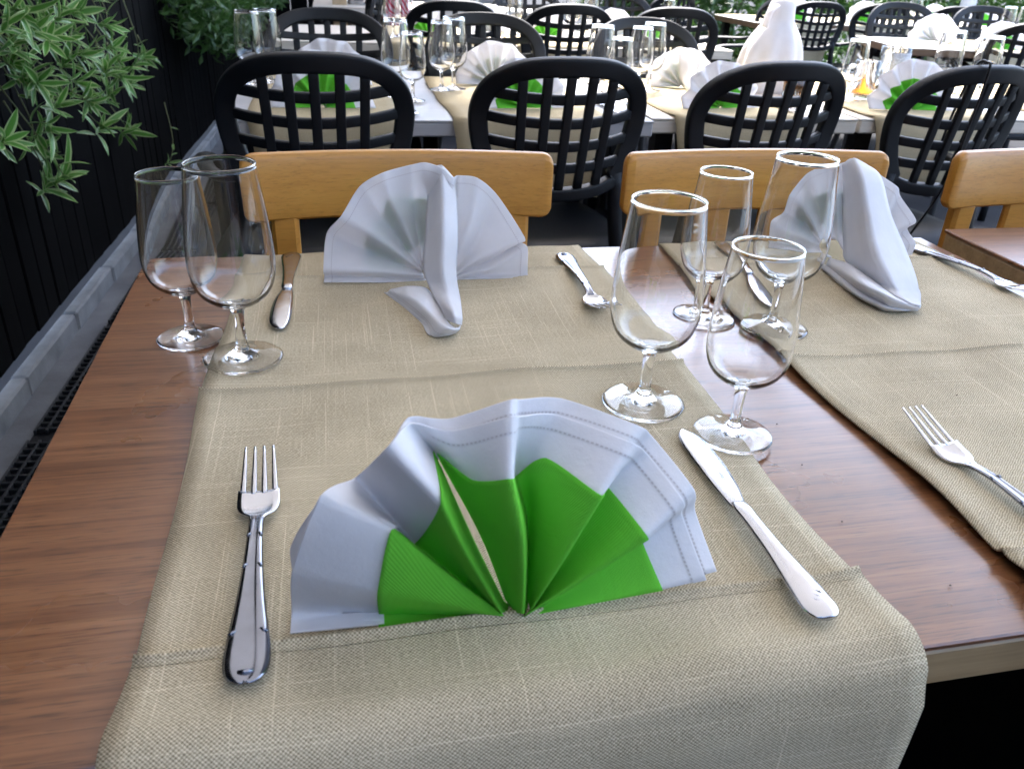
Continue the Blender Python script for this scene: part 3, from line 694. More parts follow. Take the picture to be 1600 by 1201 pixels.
# ================================================================ napkins
def across(A, n, crisp=.35):
    """A: (K, r, 3) key curves -> dense grid across the pleats"""
    C = spline(list(A), n)                                   # catmull over whole curves
    K = len(A); out = []
    for s in range(len(C)):
        i = min(s//n, K-2); t = (s-i*n)/n
        out.append((1-crisp)*C[s]+crisp*((1-t)*A[i]+t*A[i+1]))
    return np.array(out)
def clampz(P, z):
    q = P[..., 2]-z; P[..., 2] = z+np.where(q > 0, q, .08*q); return P
def radial(keys, idx, n, off=(0, 0, 0)):
    return np.array([spline([k[i] for i in idx], n) for k in keys])+np.array(off)
def hemmed(A, width=.0095, h=.0007, nrm=(0, -1, .17), start=0):
    """raise the outer band of each radial curve and give (along, from-edge) coordinates"""
    d = np.linalg.norm(np.diff(A, axis=1), axis=2); D = np.concatenate([np.cumsum(d[:, ::-1], axis=1)[:, ::-1], np.zeros((len(A), 1))], axis=1)
    D = D+(np.arange(len(A)) < start*len(A))[:, None]*.05
    A = A+(np.clip((width-D)/.001, 0, 1)*h)[..., None]*np.array(nrm)
    al = np.concatenate([[0], np.cumsum(np.linalg.norm(np.diff(A[:, -1], axis=0), axis=1))])
    return A, np.stack([np.repeat(al[:, None], A.shape[1], 1), D], 2)
def densify(A, nlast=14, band=.012):
    """add samples near the outer end so that the hem has its own edge"""
    out = []
    for c in A:
        L = np.concatenate([[0], np.cumsum(np.linalg.norm(np.diff(c, axis=0), axis=1))]); T = L[-1]
        s = np.concatenate([np.linspace(0, T-band, len(c)-2, endpoint=False), np.linspace(T-band, T, nlast)])
        out.append(np.stack([np.interp(s, L, c[:, k]) for k in range(3)], 1))
    return np.array(out)
def put(name, P, th, m, parent, uv=None):
    V, F, U = sheet(P, th, uv); return MB().add(V, F, U).obj(name, m, parent)
ZN = TZ+.0052
def white_rad(keys, iw, off):
    out = []
    for k in keys:
        g = spline([k[0], k[1], k[2]], 12); c = np.concatenate([[g[23]], g[24]+(np.array(k[iw])-g[24])*np.linspace(0, 1, 14)[:, None]])
        out.append(c+np.array(off)*np.linspace(1, .8, len(c))[:, None])
    return np.array(out)
# the big foreground napkin
nap = empty("folded_napkin", (.085, .355, TZ), 0, "big white cloth napkin fanned upright with bright green paper folds, in the foreground", "napkin", "white napkins folded into fans")
def rel(o, root):
    bpy.context.view_layer.update(); o.matrix_parent_inverse = root.matrix_world.inverted(); return o
for nm_, data in (("paper_fold", FAN_A_LEFT), ("paper_fold", FAN_A_RIGHT)):
    A = across(radial(data, (0, 1, 2), 12), 10, .30)
    rel(put(nm_, clampz(A, ZN), .0006, M['green'], nap), nap)
allk = FAN_A_LEFT+FAN_A_RIGHT[1:]
A = across(white_rad(allk, 3, (0, .0022, -.0012)), 10, .30); A, U = hemmed(densify(A), start=.42)
rel(put("cloth_fan", clampz(A, ZN), .0009, M['white_hem'], nap, U), nap)
A = across(white_rad(allk, 4, (0, .0056, -.0012)), 10, .30); A, U = hemmed(densify(A), start=.42)
rel(put("cloth_fan", clampz(A, ZN), .0009, M['white_hem'], nap, U), nap)
# napkins of the two guests opposite: seen from the back, one corner folded down over the front
def guest(keys, tongue, flap, loc, label):
    r_ = empty("folded_napkin", loc, 0, label, "napkin", "white napkins folded into fans")
    A = across(radial(keys, (0, 1, 2, 3), 8), 8, .2); A, U = hemmed(densify(A, 10), h=.0005)
    rel(put("cloth_fan", clampz(A, ZN), .0009, M['white_thin'], r_, U), r_)
    B = across(radial(keys, (0, 1, 2, 3), 8, (0, .005, -.002)), 8, .2)
    G = across(radial(keys[2:11], (0, 1, 2), 8, (0, .0036, 0)), 8, .2)[:, 4:]
    rel(put("paper_fold", clampz(G, ZN), .0006, M['green'], r_), r_)
    for nm_, rows in (("folded_tail", tongue), ("tail_flap", flap)):
        g = np.array(rows)
        P = spline(list(g), 8); S_ = [spline(list(row), 6) for row in P]
        L_ = [np.array([np.interp(np.linspace(0, 2, 13), (0, 1, 2), row[:, k]) for k in range(3)]).T for row in P]
        P = .45*np.array(S_)+.55*np.array(L_)
        P, U = hemmed(P, h=.0006, nrm=(0, -.3, .9)) if nm_ == "tail_flap" else (P, None)
        rel(put(nm_, clampz(P, TZ+.0046), .0011, M['white_hem'] if U is not None else M['white'], r_, U), r_)
        if U is not None: rel(put(nm_, clampz(P*np.array((1, 1, .5))+np.array((-.003, .004, .5*TZ+.0006)), TZ+.0044), .0011, M['white'], r_), r_)
    return r_
guest(FAN_B, TONGUE_B, FLAP_B, (.08, .885, TZ), "upright white napkin, narrow tail folded towards the viewer, before the left beech chair")
guest(FAN_C, TONGUE_C, FLAP_C, (.56, .90, TZ), "white napkin with a broad folded tail, behind the far right wine glass")
# napkins on the tables further back
def fan_generic(label, front=True, Rr=.108, tail=False):
    r_ = empty("folded_napkin", (0, 0, 0), 0, label, "napkin", "white napkins folded into fans")
    n = 15; keys = []
    for i in range(n):
        a = math.pi*i/(n-1); d = .010*(1 if i % 2 == 0 else -1)
        row = []
        for f, q in ((.04, .5), (.35, .8), (.62, 1), (1.0, .9)):
            rr = Rr*f*(1+.03*math.sin(i*2.3)); x = -rr*math.cos(a); z = rr*math.sin(a)*(1.02)
            row.append(np.array((x, -d*q+z*.12, z+.0015)))
        keys.append(row)
    A = across(np.array([spline(k, 4) for k in keys]), 5, .4)
    put("cloth_fan", A, .0012, M['white'], r_)
    G = across(np.array([spline(k[:3], 4) for k in keys]), 5, .4)+np.array((0, -.002 if front else .002, .0))
    put("paper_fold", G, .0006, M['green'], r_)
    if tail:
        rows = [[(-.012, .012, Rr*.98), (.010, -.006, Rr*1.04), (.03, .010, Rr)], [(-.014, -.01, Rr*.7), (.012, -.034, Rr*.72), (.034, -.012, Rr*.72)],
                [(-.012, -.03, Rr*.34), (.014, -.062, Rr*.36), (.036, -.04, Rr*.36)], [(.0, -.07, .012), (.02, -.095, .014), (.036, -.08, .012)], [(.01, -.082, .003), (.024, -.098, .004), (.034, -.088, .003)]]
        P = spline([np.array(q) for q in rows], 4); P = np.array([spline(list(row), 3) for row in P])
        put("folded_tail", P, .0014, M['white'], r_)
    return r_
NF = Proto(fan_generic("green and white napkin"))
NB = Proto(fan_generic("white napkin back", False))
NT = Proto(fan_generic("white napkin back with tail", False, .108, True))
z2 = TZ+.0042
for pr, (x, y), rz, sc, lab in [
    (NF, (-.030, 1.985), 0, 1.08, "green and white fan napkin seen through the leftmost big lattice chair"),
    (NB, (-.012, 2.33), 0, 1.0, "white fan napkin whose top shows above the leftmost big lattice chair"),
    (NF, (.440, 2.0), R(4), 1.0, "green and white fan napkin seen through the second big lattice chair"),
    (NB, (.435, 2.36), R(-6), 1.0, "white fan napkin standing open left of the second big lattice chair's top"),
    (NT, (.985, 2.36), R(-14), .95, "bright white napkin on the cream table, before the hedge end chair"),
    (NF, (.955, 2.02), R(6), 1.0, "green and white fan napkin seen through the third big lattice chair"),
    (NF, (1.495, 2.015), R(-4), 1.12, "green and white fan napkin left of the corded lattice chair, beside the beer mug"),
    (NF, (.385, 3.62), 0, 1.0, "small green and white napkin on the third row table, leftmost"),
    (NF, (.88, 3.62), 0, 1.0, "small green and white napkin seen through the middle third row chair"),
    (NF, (1.36, 3.62), 0, 1.0, "small green and white napkin seen through the third row chair beside the hedge"),
    (NT, (.70, 3.93), R(20), 1.0, "blazing white napkin at the far side of the third row table, left"),
    (NB, (1.28, 3.95), 0, 1.0, "white napkin top showing between chair backs, left of the hedge"),
    (NF, (2.86, 5.16), 0, 1.15, "far green and white napkin left of the small lattice chair at the back right"),
    (NF, (3.38, 5.24), 0, 1.15, "far green and white napkin right of the small lattice chair at the back right"),
    (NF, (3.92, 5.28), 0, 1.1, "far green and white napkin above the sunlit white napkin"),
    (NF, (4.3, 5.28), 0, 1.1, "far green and white napkin near the right edge, by the hedge"),
    (NF, (3.16, 3.72), R(-12), 1.1, "sunlit green and white napkin near the right edge, on the white table"),
    (NT, (3.03, 4.04), R(-20), 1.15, "blazing white napkin with tail on the sunlit white table")]:
    pr.at((x, y, z2), rz, lab, None, sc)
# tall draped cloth on the second row
def draped(loc, label):
    r_ = empty("draped_cloth", loc, 0, label, "cloth")
    n = 64; rows = [(.018, .245), (.030, .240), (.037, .225), (.040, .205), (.044, .185), (.058, .165), (.074, .14), (.086, .11), (.094, .07), (.098, .03), (.100, .0)]
    rows = spline([(a, b) for a, b in rows], 3)
    P = np.zeros((n+1, len(rows), 3))
    for i in range(n+1):
        q = 2*math.pi*i/n
        for j, (rr, z) in enumerate(rows):
            k = max(0, 1-z/.2); f = 1+k*(.10*math.sin(q*9+1)+.06*math.sin(q*5+2))
            P[i, j] = (rr*f*math.cos(q)-.012*(1-z/.245), rr*f*.8*math.sin(q), z)
    V, F, U = sheet(P, .0012); MB().add(V, F, U).obj("cloth", M['white'], r_)
    MB().add(*lathe([(0, .2475), (.012, .2465), (.0185, .2445)], 24)).obj("peak", M['white'], r_)
    a = spline([(-.030, -.02, .225), (-.048, -.03, .215), (-.056, -.03, .195), (-.060, -.03, .17)], 4)
    MB().add(*tube(a, [(.012, .006)]*len(a), 8)).obj("knot", M['white'], r_)
    return r_
draped((1.245, 2.33, z2), "tall white draped cloth bundle standing on the cream table, blazing in the light")

# ================================================================ wine glasses
def wine_glass(label, h=.176, k=1.0, n=48, thin=False):
    r_ = empty("wine_glass", (0, 0, 0), 0, label, "wine glass")
    W = lambda L: [(a*k, b*k) for a, b in L]
    out = spline([(.0072, .0500), (.0125, .0525), (.0215, .0575), (.0300, .0655), (.0346, .0765), (.0364, .0890), (.0360, .106), (.0339, .130), (.0310, .155), (.0286, .1745)], 5)
    inn = spline([(.0277, .1748), (.0301, .155), (.0330, .130), (.0351, .106), (.0355, .0890), (.0336, .0772), (.0288, .0668), (.0198, .0592), (.0095, .0556), (0, .0549)], 5)
    rim = [(.02815+.00056*math.cos(a), .1751+.00056*math.sin(a)) for a in np.linspace(-.5, math.pi+.5, 9)]
    if thin: out = out[::2]; inn = inn[::2]
    MB().add(*lathe(W([tuple(p) for p in out]+rim+[tuple(p) for p in inn]), n)).obj("bowl", M['glass'], r_)
    st = spline([(.0072, .0500), (.0056, .0465), (.0048, .040), (.0045, .030), (.0047, .020), (.0054, .0135), (.0072, .0098)], 4)
    MB().add(*[v if i == 0 else [f[::-1] for f in v] for i, v in enumerate(lathe(W([tuple(p) for p in st]), n))]).obj("stem", M['glass'], r_)
    ft = [(.0072, .0098), (.0095, .0082), (.0135, .0065), (.020, .0048), (.027, .0034), (.032, .0026), (.0342, .0021), (.0350, .0014), (.0347, .0006), (.0338, .0002), (.030, .0004), (.02, .0012), (.01, .0016), (0, .0017)]
    MB().add(*[v if i == 0 else [f[::-1] for f in v] for i, v in enumerate(lathe(W(ft), n))]).obj("foot", M['glass'], r_)
    return r_
GB = Proto(wine_glass("wine glass")); GS = Proto(wine_glass("wine glass", k=.895))
zr = TZ+.0046; zt = TZ+.0006
for pr, p, rz, lab in [
    (GB, (-.095, .698, zr), 0, "tall empty wine glass standing on the runner's left edge, right of the left pair"),
    (GS, (-.148, .756, zt), 0, "shorter empty wine glass on bare walnut at far left, beside the taller one"),
    (GB, (.242, .573, zr), 0, "tall empty wine glass on the runner between the two knives, left of the front pair"),
    (GS, (.297, .514, zr), 0, "shorter empty wine glass near the tip of the foreground knife"),
    (GS, (.372, .749, zt), 0, "shorter empty wine glass at the far side, before the middle beech chair"),
    (GB, (.432, .709, zr), 0, "tall empty wine glass before the white napkin with the broad tail")]:
    pr.at(p, rz, lab, "stemmed wine glasses on the foreground table")
GF = Proto(wine_glass("wine glass", n=20, thin=True))
for (x, y), sc, lab in [
    ((-.205, 2.30), 1.0, "far wine glass by the fence, left of the pair above the leftmost chair"), ((-.165, 2.36), 1.0, "far wine glass right of the pair above the leftmost chair, by the ivy"),
    ((.150, 2.16), 1.0, "taller wine glass just right of the leftmost big chair's top"), ((.184, 2.085), .88, "shorter wine glass just right of the leftmost big chair's top"),
    ((.275, 2.262), .95, "left wine glass of the pair before the second fan napkin"), ((.308, 2.277), 1.0, "right wine glass of the pair before the second fan napkin"),
    ((.672, 2.16), 1.0, "taller wine glass peeping over the second big chair"), ((.700, 2.08), .88, "shorter wine glass peeping over the second big chair"),
    ((.815, 2.26), .95, "left wine glass of the pair before the hedge end chair"), ((.860, 2.29), 1.0, "right wine glass of the pair before the hedge end chair"),
    ((1.40, 2.16), .9, "wine glass right beside the tall white draped cloth"), ((1.715, 2.20), 1.05, "large wine glass left of the pair behind the corded chair"),
    ((1.81, 2.16), 1.0, "wine glass right of the pair behind the corded chair"),
    ((.24, 3.62), 1.0, "far wine glass before the red patterned cloth, left one"), ((.29, 3.66), 1.0, "far wine glass before the red patterned cloth, right one"),
    ((.60, 3.85), 1.0, "far wine glass left of the blazing white napkin at the top"), ((.80, 3.9), 1.0, "far wine glass right of the blazing white napkin at the top"),
    ((1.08, 3.95), 1.0, "far wine glass left of the white napkin top by the hedge"), ((1.15, 3.9), 1.0, "far wine glass between the middle third row chair and the hedge"),
    ((1.55, 3.98), .9, "lone glass above the third row chair beside the hedge"),
    ((3.42, 4.02), 1.0, "wine glass beside the small chair below the white post"), ((3.50, 4.0), 1.0, "wine glass at the far right of the white sunlit table"),
    ((3.72, 5.2), 1.0, "far wine glass at the back right, under the hedge")]:
    GF.at((x, y, z2), 0, lab, "stemmed wine glasses on the tables behind", sc)
def tumbler(loc, label, drink=None, handle=False, rr=.034, h=.11, fill=.3, pr=False):
    r_ = empty("beer_mug" if handle else "tumbler", loc, 0, label, "mug" if handle else "tumbler")
    P = [(0, 0), (rr*.86, 0), (rr*.9, .003), (rr, h), (rr-.0022, h+.001), (rr*.84, .009), (0, .008)]
    MB().add(*lathe(P, 28)).obj("cup", M['glass'], r_)
    if drink: MB().add(*lathe([(0, .0085), (rr*.83, .0095), (rr*.84+(rr*.12)*fill, h*fill), (0, h*fill)], 24)).obj("drink", M[drink], r_)
    if handle:
        a = spline([(-rr*.97, 0, h*.85), (-rr*1.5, 0, h*.84), (-rr*1.75, 0, h*.55), (-rr*1.45, 0, h*.22), (-rr*.92, 0, h*.18)], 6)
        MB().add(*tube(a, .005, 8)).obj("handle", M['glass'], r_)
    if pr:
        P = np.array([[(math.sin(a)*(rr+.0012), -math.cos(a)*(rr+.0012), z) for z in (h*.45, h*.68, h*.9)] for a in np.linspace(-.8, .8, 9)])
        put("printed_panel", P, .0004, M['print'], r_)
    return r_
tumbler((1.465, 2.20, z2), "glass mug with a little orange drink, beside the green and white napkin", "orange", True, .034, .10, .2)
tumbler((1.60, 2.28, z2), "straight clear glass with a grey printed panel, right of the orange mug", None, False, .042, .13, .3, True)
tumbler((1.20, 2.10, z2), "tumbler of brown drink seen through the third big lattice chair", "cola", False, .034, .09, .8)

# ================================================================ cutlery
def strip(ys, hw, zs, prof, th):
    """a bent strip along +y: half widths, heights, cross profile"""
    m_ = len(prof); P = np.zeros((len(ys), m_, 3))
    for i, y in enumerate(ys):
        for j in range(m_):
            t = -1+2*j/(m_-1); P[i, j] = (t*hw[i], y, zs[i]+prof[j]*min(1, hw[i]/.006))
    return P
def fork():
    r_ = empty("fork", (0, 0, 0), 0, "fork", "fork", "steel forks on the foreground table")
    K = [(0, .0015, .0030), (.0015, .0060, .0030), (.005, .0095, .0030), (.011, .0112, .0031), (.02, .0114, .0033), (.035, .0100, .0040), (.06, .0072, .0055), (.09, .0050, .0070), (.115, .0040, .0075), (.131, .0040, .0060), (.140, .0046, .0040)]
    k = spline(K, 4)
    MB().add(*sheet(strip(k[:, 0], k[:, 1], k[:, 2], [-.0006, .0005, .0010, .0005, .0003, .0004, .0003, .0005, .0010, .0005, -.0006], .0024)+0, .0024)).obj("handle", M['steel_dark'], r_)
    MB().add(*tube([(-.004, .0065, .0048), (0, .0058, .0050), (.004, .0065, .0048)], [.0008, .0014, .0008], 6)).obj("ornament", M['steel_dark'], r_)
    for y, w_ in ((.115, .0044), (.086, .0054), (.034, .0100)):
        for s in (-1, 1):
            z = float(np.interp(y, k[:, 0], k[:, 2]))+.0018
            MB().add(*tube([(s*w_*1.02, y-.0012, z-.0006), (s*w_*.80, y, z+.0003), (s*w_*.52, y+.0014, z-.0006)], [.0008, .0011, .0008], 6)).obj("band", M['steel_dark'], r_)
    K = [(.136, .0042, .0050), (.141, .0062, .0036), (.146, .0108, .0024), (.152, .0132, .0021), (.159, .0137, .0028), (.168, .0134, .0048)]
    k = spline(K, 4); MB().add(*sheet(strip(k[:, 0], k[:, 1], k[:, 2], [.0014, .0005, 0, 0, 0, .0005, .0014], .0018), .0018)).obj("head", M['steel'], r_)
    for i in range(4):
        t = (-.78+.52*i); pts = []; rad = []
        for q in np.linspace(0, 1, 8):
            y = .166+q*.041; pts.append((t*(.0134-.0014*q)+.0, y, .0046+q*.0105+q*q*.0020)); rad.append((.0021*(1-.55*q**1.5), .0010*(1-.3*q)))
        MB().add(*tube(pts, rad, 8, up=(0, 0, 1))).obj("tine", M['steel'], r_)
    return r_
def knife():
    r_ = empty("table_knife", (0, 0, 0), 0, "knife", "knife", "steel knives on the foreground table")
    k = spline([(0, .004, .0028), (.002, .0078, .004), (.007, .0108, .0046), (.014, .0114, .0050), (.03, .0102, .0050), (.06, .0074, .0046), (.09, .0062, .0042), (.106, .0064, .0040), (.114, .0052, .0030)], 4)
    MB().add(*tube([(0, y, .0052) for y in k[:, 0]], [(a, b*.62) for a, b in zip(k[:, 1], k[:, 2])], 14, up=(0, 0, 1))).obj("handle", M['steel'], r_)
    for j in range(3):
        MB().add(*tube([(-.0072+.0012*j, .020+.004*j, .0068), (-.001+.003*j, .013+.003*j, .0082), (.006+.0005*j, .010+.003*j, .0070)], .0005, 5)).obj("ornament", M['steel'], r_)
    prof = spline([(.110, -.0052, .0052), (.118, -.0064, .0062), (.135, -.0074, .0102), (.160, -.0078, .0128), (.185, -.0076, .0132), (.200, -.0066, .0120), (.210, -.0040, .0085), (.215, -.0008, .0045), (.216, .0008, .0024)], 4)
    P = np.array([[(a+(b-a)*t, y, .0034+.0010*math.sin(math.pi*t)) for t in np.linspace(0, 1, 7)] for y, a, b in prof])
    V, F, U = sheet(P, .0013); MB().add(V, F, U).obj("blade", M['steel'], r_)
    return r_
FK = Proto(fork()); KN = Proto(knife())
def lay(pr, a, b, z, label, scale=1, tilt=None):
    """handle end at a, pointing to b"""
    pr.at((a[0], a[1], z), math.atan2(-(b[0]-a[0]), b[1]-a[1]), label, None, scale, tilt)
lay(FK, (-.061, .309), (-.067, .514), zr+.0052, "steel fork with ribbon edged handle, left of the big green napkin", 1, (-.022, 0))
lay(FK, (.267, .946), (.261, .745), zr, "steel fork at the far side, its tines towards the viewer, beside the upright white napkin")
lay(FK, (.468, .303), (.452, .508), zr, "steel fork lying at the right edge of the photo, handle cut off by the frame")
lay(FK, (.753, .943), (.790, .745), zr, "steel fork at the far right, behind the napkin with the broad tail")
lay(KN, (.257, .303), (.254, .519), zr+.0045, "steel knife right of the big green napkin, blade pointing away", 1, (-.019, 0))
lay(KN, (-.062, .968), (-.064, .752), zr, "steel knife at the far side beside the left pair of glasses", (1, 1, 1))
lay(KN, (.487, .966), (.459, .755), zr, "steel knife partly seen through the far glasses, blade towards the viewer")
FK2, KN2 = FK, KN
for a, b, pr, lab in [((.17, 1.90), (.165, 2.1), KN, "steel knife on the grey table behind the leftmost big chair"), ((.66, 1.93), (.65, 2.13), KN, "steel knife glimpsed through the second big lattice chair"),
                      ((1.13, 1.95), (1.12, 2.15), KN, "steel knife glimpsed through the third big lattice chair")]:
    lay(pr, a, b, z2 if a[0] > .7 or a[0] < .16 else TZ+.001, lab)
# crumbs and grit on the table
cb = MB()
for x, y, z in ((.222, .636, zr), (.327, .400, zt), (-.03, .63, zr), (.53, .55, zr), (.335, .47, zt), (.345, .53, zt), (.36, .33, zt)):
    V, F = box_geo((.0016, .0012, .0009), .0004); cb.add([(x+v[0], y+v[1], z+v[2]+.0006) for v in V], F)
tag(cb.obj("crumbs", M['bark'], None, False), "tiny dark crumbs scattered on runner and table", None, None, 'stuff')

# ================================================================ planting
def leaf_mesh(L, W, bend, name="leaf", margin=True):
    """folded, bent blade with a pale margin; grows along +y from the origin"""
    V = []; F = []; I = []; n = 5
    for i in range(n+1):
        t = i/n; w_ = W*math.sin(math.pi*min(1, t*.93+.07))**.8*(1 if i < n else 0.03); y = L*t; z = -bend*L*t*t
        for s in (-1, -.62, 0, .62, 1): V.append((s*w_, y, z+abs(s)*w_*.35))
    for i in range(n):
        for j in range(4):
            a = i*5+j; F.append((a, a+1, a+6, a+5)); I.append(1 if (margin and j in (0, 3)) else 0)
    return mesh(name, V, F, True, None, I)
LM = [leaf_mesh(L, W, b) for L, W, b in ((.075, .0082, .10), (.064, .0080, .22), (.082, .0085, .30), (.058, .0078, -.05), (.070, .0098, .12))]
for m_ in LM: m_.materials.append(M['leaf']); m_.materials.append(M['leaf_edge'])
rl = random.Random(12)
def orient(d, roll):
    q = Vector(d).to_track_quat('Y', 'Z'); return (q @ Matrix.Rotation(roll, 3, 'Y').to_quaternion()).to_euler()
def sprig(root, tip, start, nleaf, size, stems):
    a = Vector(start); b = Vector(tip); mid = (a+b)/2+Vector((.02, 0, -.03))
    P = spline([a, mid, b], 6); stems.add(*tube(P, [.0022-.0010*i/len(P) for i in range(len(P))], 5))
    d = Vector((.62+rl.gauss(0, .25), -.30+rl.gauss(0, .35), .22+rl.gauss(0, .35))).normalized()
    s = d.orthogonal().normalized(); u = d.cross(s); ph = rl.uniform(0, 6.28)
    for k in range(nleaf):
        t = k/max(1, nleaf-1); q = ph+k*2.4; p = b-d*.030*t*size
        cone = R(18+62*t+rl.uniform(-8, 8))
        ax = s*math.cos(q)+u*math.sin(q)
        dd = (d*math.cos(cone)+ax*math.sin(cone)).normalized()
        o = link("leaf", LM[rl.randrange(5)], None, root); o.location = p-root.location
        zq = Vector(dd).to_track_quat('Y', 'Z').to_matrix(); n = d-dd*d.dot(dd)
        n = n.normalized() if n.length > .05 else s; xx = dd.cross(n)
        o.rotation_euler = Matrix((xx, dd, n)).transposed().to_euler(); o.scale = (size*rl.uniform(.7, 1.1)*(.75+.35*math.sin(math.pi*min(1, t+.2))),)*3
    for k in range(3):
        p = Vector(P[4+3*k]); dd = Vector((rl.gauss(.5, .4), rl.gauss(-.2, .5), rl.gauss(.1, .5))).normalized()
        o = link("leaf", LM[rl.randrange(5)], None, root); o.location = p-root.location; o.rotation_euler = orient(dd, rl.uniform(-.5, .5)); o.scale = (size*.8,)*3
def climber(loc, label, tips, nleaf, size):
    r_ = empty("trailing_shrub", loc, 0, label, "shrub", "trailing shrubs along the fence"); sm = MB()
    for tp in tips:
        y0 = tp[1]+rl.uniform(-.12, .25); z0 = tp[2]+rl.uniform(.06, .26)
        sprig(r_, tp, (wx(y0)+.008, y0, z0), nleaf, size, sm)
    o = sm.obj("stem", M['stem'], r_); o['kind'] = 'stuff'; rel(o, r_); return r_
low = [t for t in TIPS if t[2] < .60]; top = [t for t in TIPS if t[2] >= .60]
climber((wx(2.8), 2.8, .85), "dense trailing shrub with narrow pale edged leaves at the top left corner", top, 11, 1.15)
climber((wx(2.6), 2.6, .55), "loose hanging sprigs of pale edged leaves low on the fence, above the left glasses", low, 11, 1.25)
climber((wx(4.0), 4.0, .15), "tiny green seedling growing from the kerb at the foot of the fence", [(-.76, 4.02, .15)], 6, .8)
# strap leaves at the top left
r_ = empty("strap_plant", (-.78, 2.75, .8), 0, "tuft of long strap shaped leaves at the upper left corner", "plant")
for k in range(16):
    a = (-.81, 2.65+rl.uniform(-.25, .25), 1.02+rl.uniform(-.03, .05)); b = (-.74+rl.uniform(-.03, .05), a[1]+rl.uniform(-.05, .3), a[2]-rl.uniform(.12, .34))
    P = spline([a, ((a[0]+b[0])/2+.03, (a[1]+b[1])/2, a[2]-.02), b], 5)
    G = np.array([[(p[0]+s*.5*wd, p[1]-s*wd, p[2]+abs(s)*.002) for s in (-1, 0, 1)] for p, wd in zip(P, [.006*math.sin(math.pi*(.15+.83*i/(len(P)-1))) for i in range(len(P))])])
    V, F, U = sheet(G, .0006); o = MB().add(V, F, U).obj("leaf", M['leaf'], r_); rel(o, r_)
def leafcloud(mb, center, rad, n, size, rng, flat=1.0):
    """many small folded leaves through an uneven volume"""
    for _ in range(n):
        while True:
            v = [rng.uniform(-1, 1) for _ in range(3)]
            if sum(a*a for a in v) < 1: break
        p = Vector(center)+Vector((v[0]*rad[0], v[1]*rad[1], v[2]*rad[2]))
        d = Vector((rng.gauss(0, 1), rng.gauss(0, 1), rng.gauss(.1, .8))).normalized(); s = d.orthogonal().normalized(); s.rotate(Matrix.Rotation(rng.uniform(0, 6.28), 3, d))
        u = d.cross(s); L = size*rng.uniform(.6, 1.3); W = L*.17
        V = [p, p+d*L*.5+s*W+u*W*.4, p+d*L*.5, p+d*L*.5-s*W+u*W*.4, p+d*L-u*L*.1]
        mb.add(V, [(0, 1, 2), (0, 2, 3), (1, 4, 2), (2, 4, 3)])
def shrub(name, label, cat, clumps, n, size, m, seed, group, trunk=None):
    rng = random.Random(seed); c0 = clumps[0][0]; r_ = empty(name, (c0[0], c0[1], 0), 0, label, cat, group)
    mb = MB()
    for c, rad in clumps: leafcloud(mb, c, rad, int(n*rad[0]*rad[2]*100)+30, size, rng)
    o = mb.obj("foliage", m, r_, False); o['kind'] = 'stuff'; rel(o, r_)
    if trunk:
        t = MB()
        for a, b, ra in trunk: t.add(*tube(spline([a, ((a[0]+b[0])/2+.03, (a[1]+b[1])/2, (a[2]+b[2])/2), b], 4), [ra*(1-.5*i/8) for i in range(9)], 7))
        rel(t.obj("trunk", M['bark'], r_), r_)
    return r_
def rows_far(y0, y1, seed):
    rng = random.Random(seed); out = []
    for y in np.arange(y0, y1, .22): out.append(((wx(y)+.14+rng.uniform(0, .07), y, .72+rng.uniform(-.10, .10)+.02*(y-4)), (.16, .17, .17)))
    return out
shrub("trailing_shrub", "feathery green shrub on the fence behind the near trailing shrub", "shrub", rows_far(4.4, 5.6, 1), 110, .065, M['far_leaf'], 5, "trailing shrubs along the fence")
shrub("trailing_shrub", "feathery green shrub on the fence beside the far glasses by the leftmost chair", "shrub", rows_far(5.7, 7.4, 2), 110, .065, M['far_leaf'], 6, "trailing shrubs along the fence")
HX = [(1.9, 6.1), (2.5, 6.5), (3.2, 7.0), (4.0, 7.2), (4.8, 7.2), (5.6, 7.1), (6.4, 6.9), (7.3, 6.6)]
HL = ["dark leafy hedge shrub left of the tall white draped cloth", "dark hedge shrub behind the tall white draped cloth", "hedge shrub behind the small far chair", "sunlit hedge shrub left of the white post",
      "sunlit hedge shrub right of the white post", "sunlit hedge shrub in the top right corner", "hedge shrub beyond the right edge of the photo", "last hedge shrub beyond the right edge of the photo"]
for i, (x, y) in enumerate(HX):
    rng = random.Random(50+i); cl = []
    for k in range(16): cl.append(((x+rng.uniform(-.4, .4), y+rng.uniform(-.2, .3), .18+k*.09+rng.uniform(-.05, .05)), (.30, .28, .24)))
    shrub("hedge_shrub", HL[i], "hedge", cl, 20, .10, M['hedge'], 70+i, "hedge shrubs at the back", [((x, y+.05, 0), (x+.05, y+.1, 1.5), .03), ((x, y+.05, .2), (x-.25, y+.1, 1.3), .02), ((x, y+.05, .2), (x+.3, y+.1, 1.2), .02)])

# ================================================================ background at the back left
wl = empty("back_wall", (-.4, 7.6, 0), 0, "dark wooden wall at the back left, behind the third row", "wall")
for i in range(18):
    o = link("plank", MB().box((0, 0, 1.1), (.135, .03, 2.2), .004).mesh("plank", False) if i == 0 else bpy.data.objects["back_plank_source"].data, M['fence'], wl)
    if i == 0: o.name = "back_plank_source"
    o.location = (-.55+i*.14, 0, 0)
bpy.data.objects["back_plank_source"].name = "plank"
pl = empty("stone_pillar", (.22, 5.62, 0), 0, "mottled grey brown stone pillar at the back left, above the leftmost facing chair", "pillar")
rs = random.Random(9); z = 0; k = 0
while z < 1.5:
    h = rs.uniform(.09, .15); x = -.115
    while x < .11:
        w_ = min(rs.uniform(.09, .16), .115-x)
        if w_ < .03: break
        o = MB().box((x+w_/2, 0, z+h/2), (w_-.006, .20+rs.uniform(-.02, .02), h-.006), .015).obj("stone", M['stone'], pl, False); x += w_
    z += h
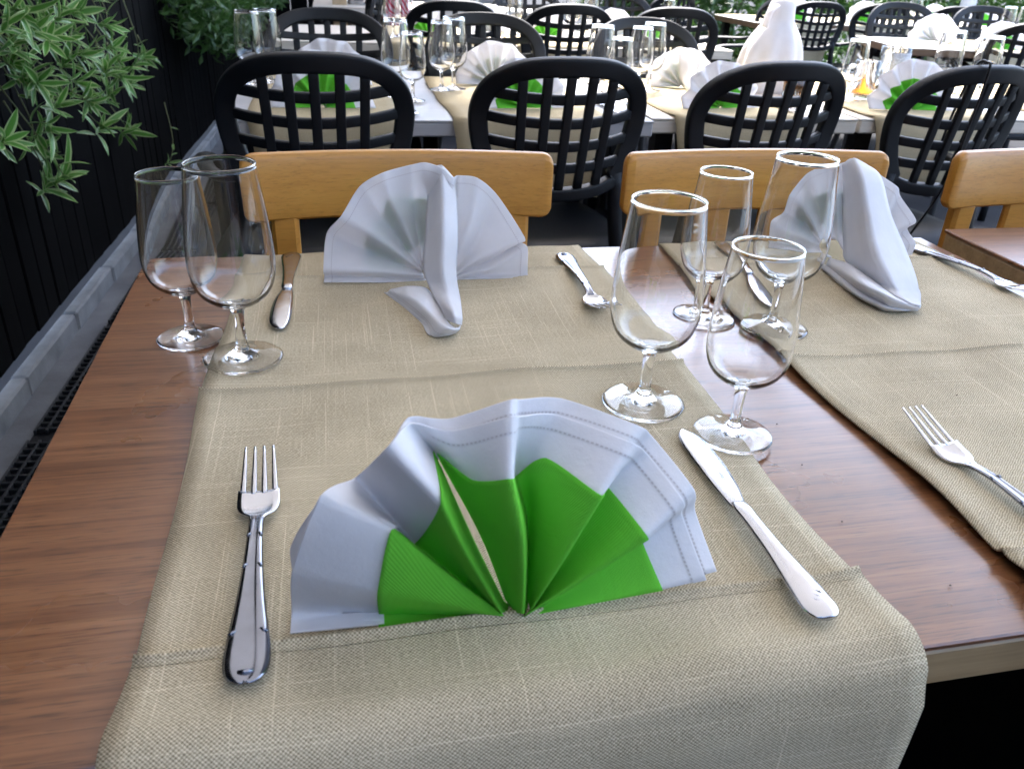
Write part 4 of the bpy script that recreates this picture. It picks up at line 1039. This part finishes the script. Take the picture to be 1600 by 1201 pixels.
tag(MB().box((0, 0, .65), (.085, .07, 1.3), .004).obj("wooden_post", M['tan'], None, False), "tan wooden post standing left of the stone pillar", "post").location = (.055, 5.5, 0)
# red and white patterned cloth
m, t, p = new_mat("red_white_pattern")
v = coords(t, "Object", (9, 9, 9), (0, R(40), 0)); wv = nd(t, "TexWave", wave_type='BANDS'); wv.inputs["Scale"].default_value = 1.3; wv.inputs["Distortion"].default_value = 5; wv.inputs["Detail"].default_value = 2
lk(t, v, wv.inputs[0]); lk(t, ramp(t, wv.outputs["Fac"], [(.40, (.48, .015, .06)), (.55, (.72, .55, .58))]), p.inputs["Base Color"]); p.inputs["Roughness"].default_value = .8
P = np.array([[(.262+.15*i/24, 4.62+.012*math.sin(i*1.1), .42+.6*j/10) for j in range(11)] for i in range(25)])
V, F, U = sheet(P, .003); tag(MB().add(V, F, U).obj("patterned_cloth", m), "red and white patterned cloth hanging at the back, right of the stone pillar", "cloth")
# geraniums
r_ = empty("flower_trough", (.75, 6.25, 0), 0, "red flowers in a grey trough at the very top, behind the third row", "flowers")
MB().box((0, 0, .42), (1.0, .2, .84), .01).obj("trough", M['kerb'], r_, False)
mb = MB(); rg = random.Random(3)
for k in range(7): leafcloud(mb, (-.45+.15*k, 0, .88), (.11, .10, .07), 60, .05, rg)
o = mb.obj("foliage", M['hedge'], r_, False); o['kind'] = 'stuff'
for k in range(14):
    mb = MB(); c = (rg.uniform(-.48, .48), rg.uniform(-.1, .06), rg.uniform(.86, .98))
    for q in range(9):
        d = Vector((rg.gauss(0, 1), rg.gauss(0, 1), rg.gauss(.3, 1))).normalized()*.018
        V, F = box_geo((.018, .018, .007), .003); mb.add([(c[0]+d.x+a[0], c[1]+d.y+a[1], c[2]+d.z+a[2]) for a in V], F)
    mb.obj("blossom", M['red'], r_, False)
# white parasol post in front of the hedge
r_ = empty("parasol_post", (4.72, 6.0, 0), 0, "thick white post standing before the hedge at the top right", "post")
MB().add(*tube([(0, 0, 0), (0, 0, 2.6)], .055, 18)).obj("pole", M['white_paint'], r_)
MB().box((0, 0, .04), (.6, .6, .08), .01).obj("base", M['kerb'], r_, False)
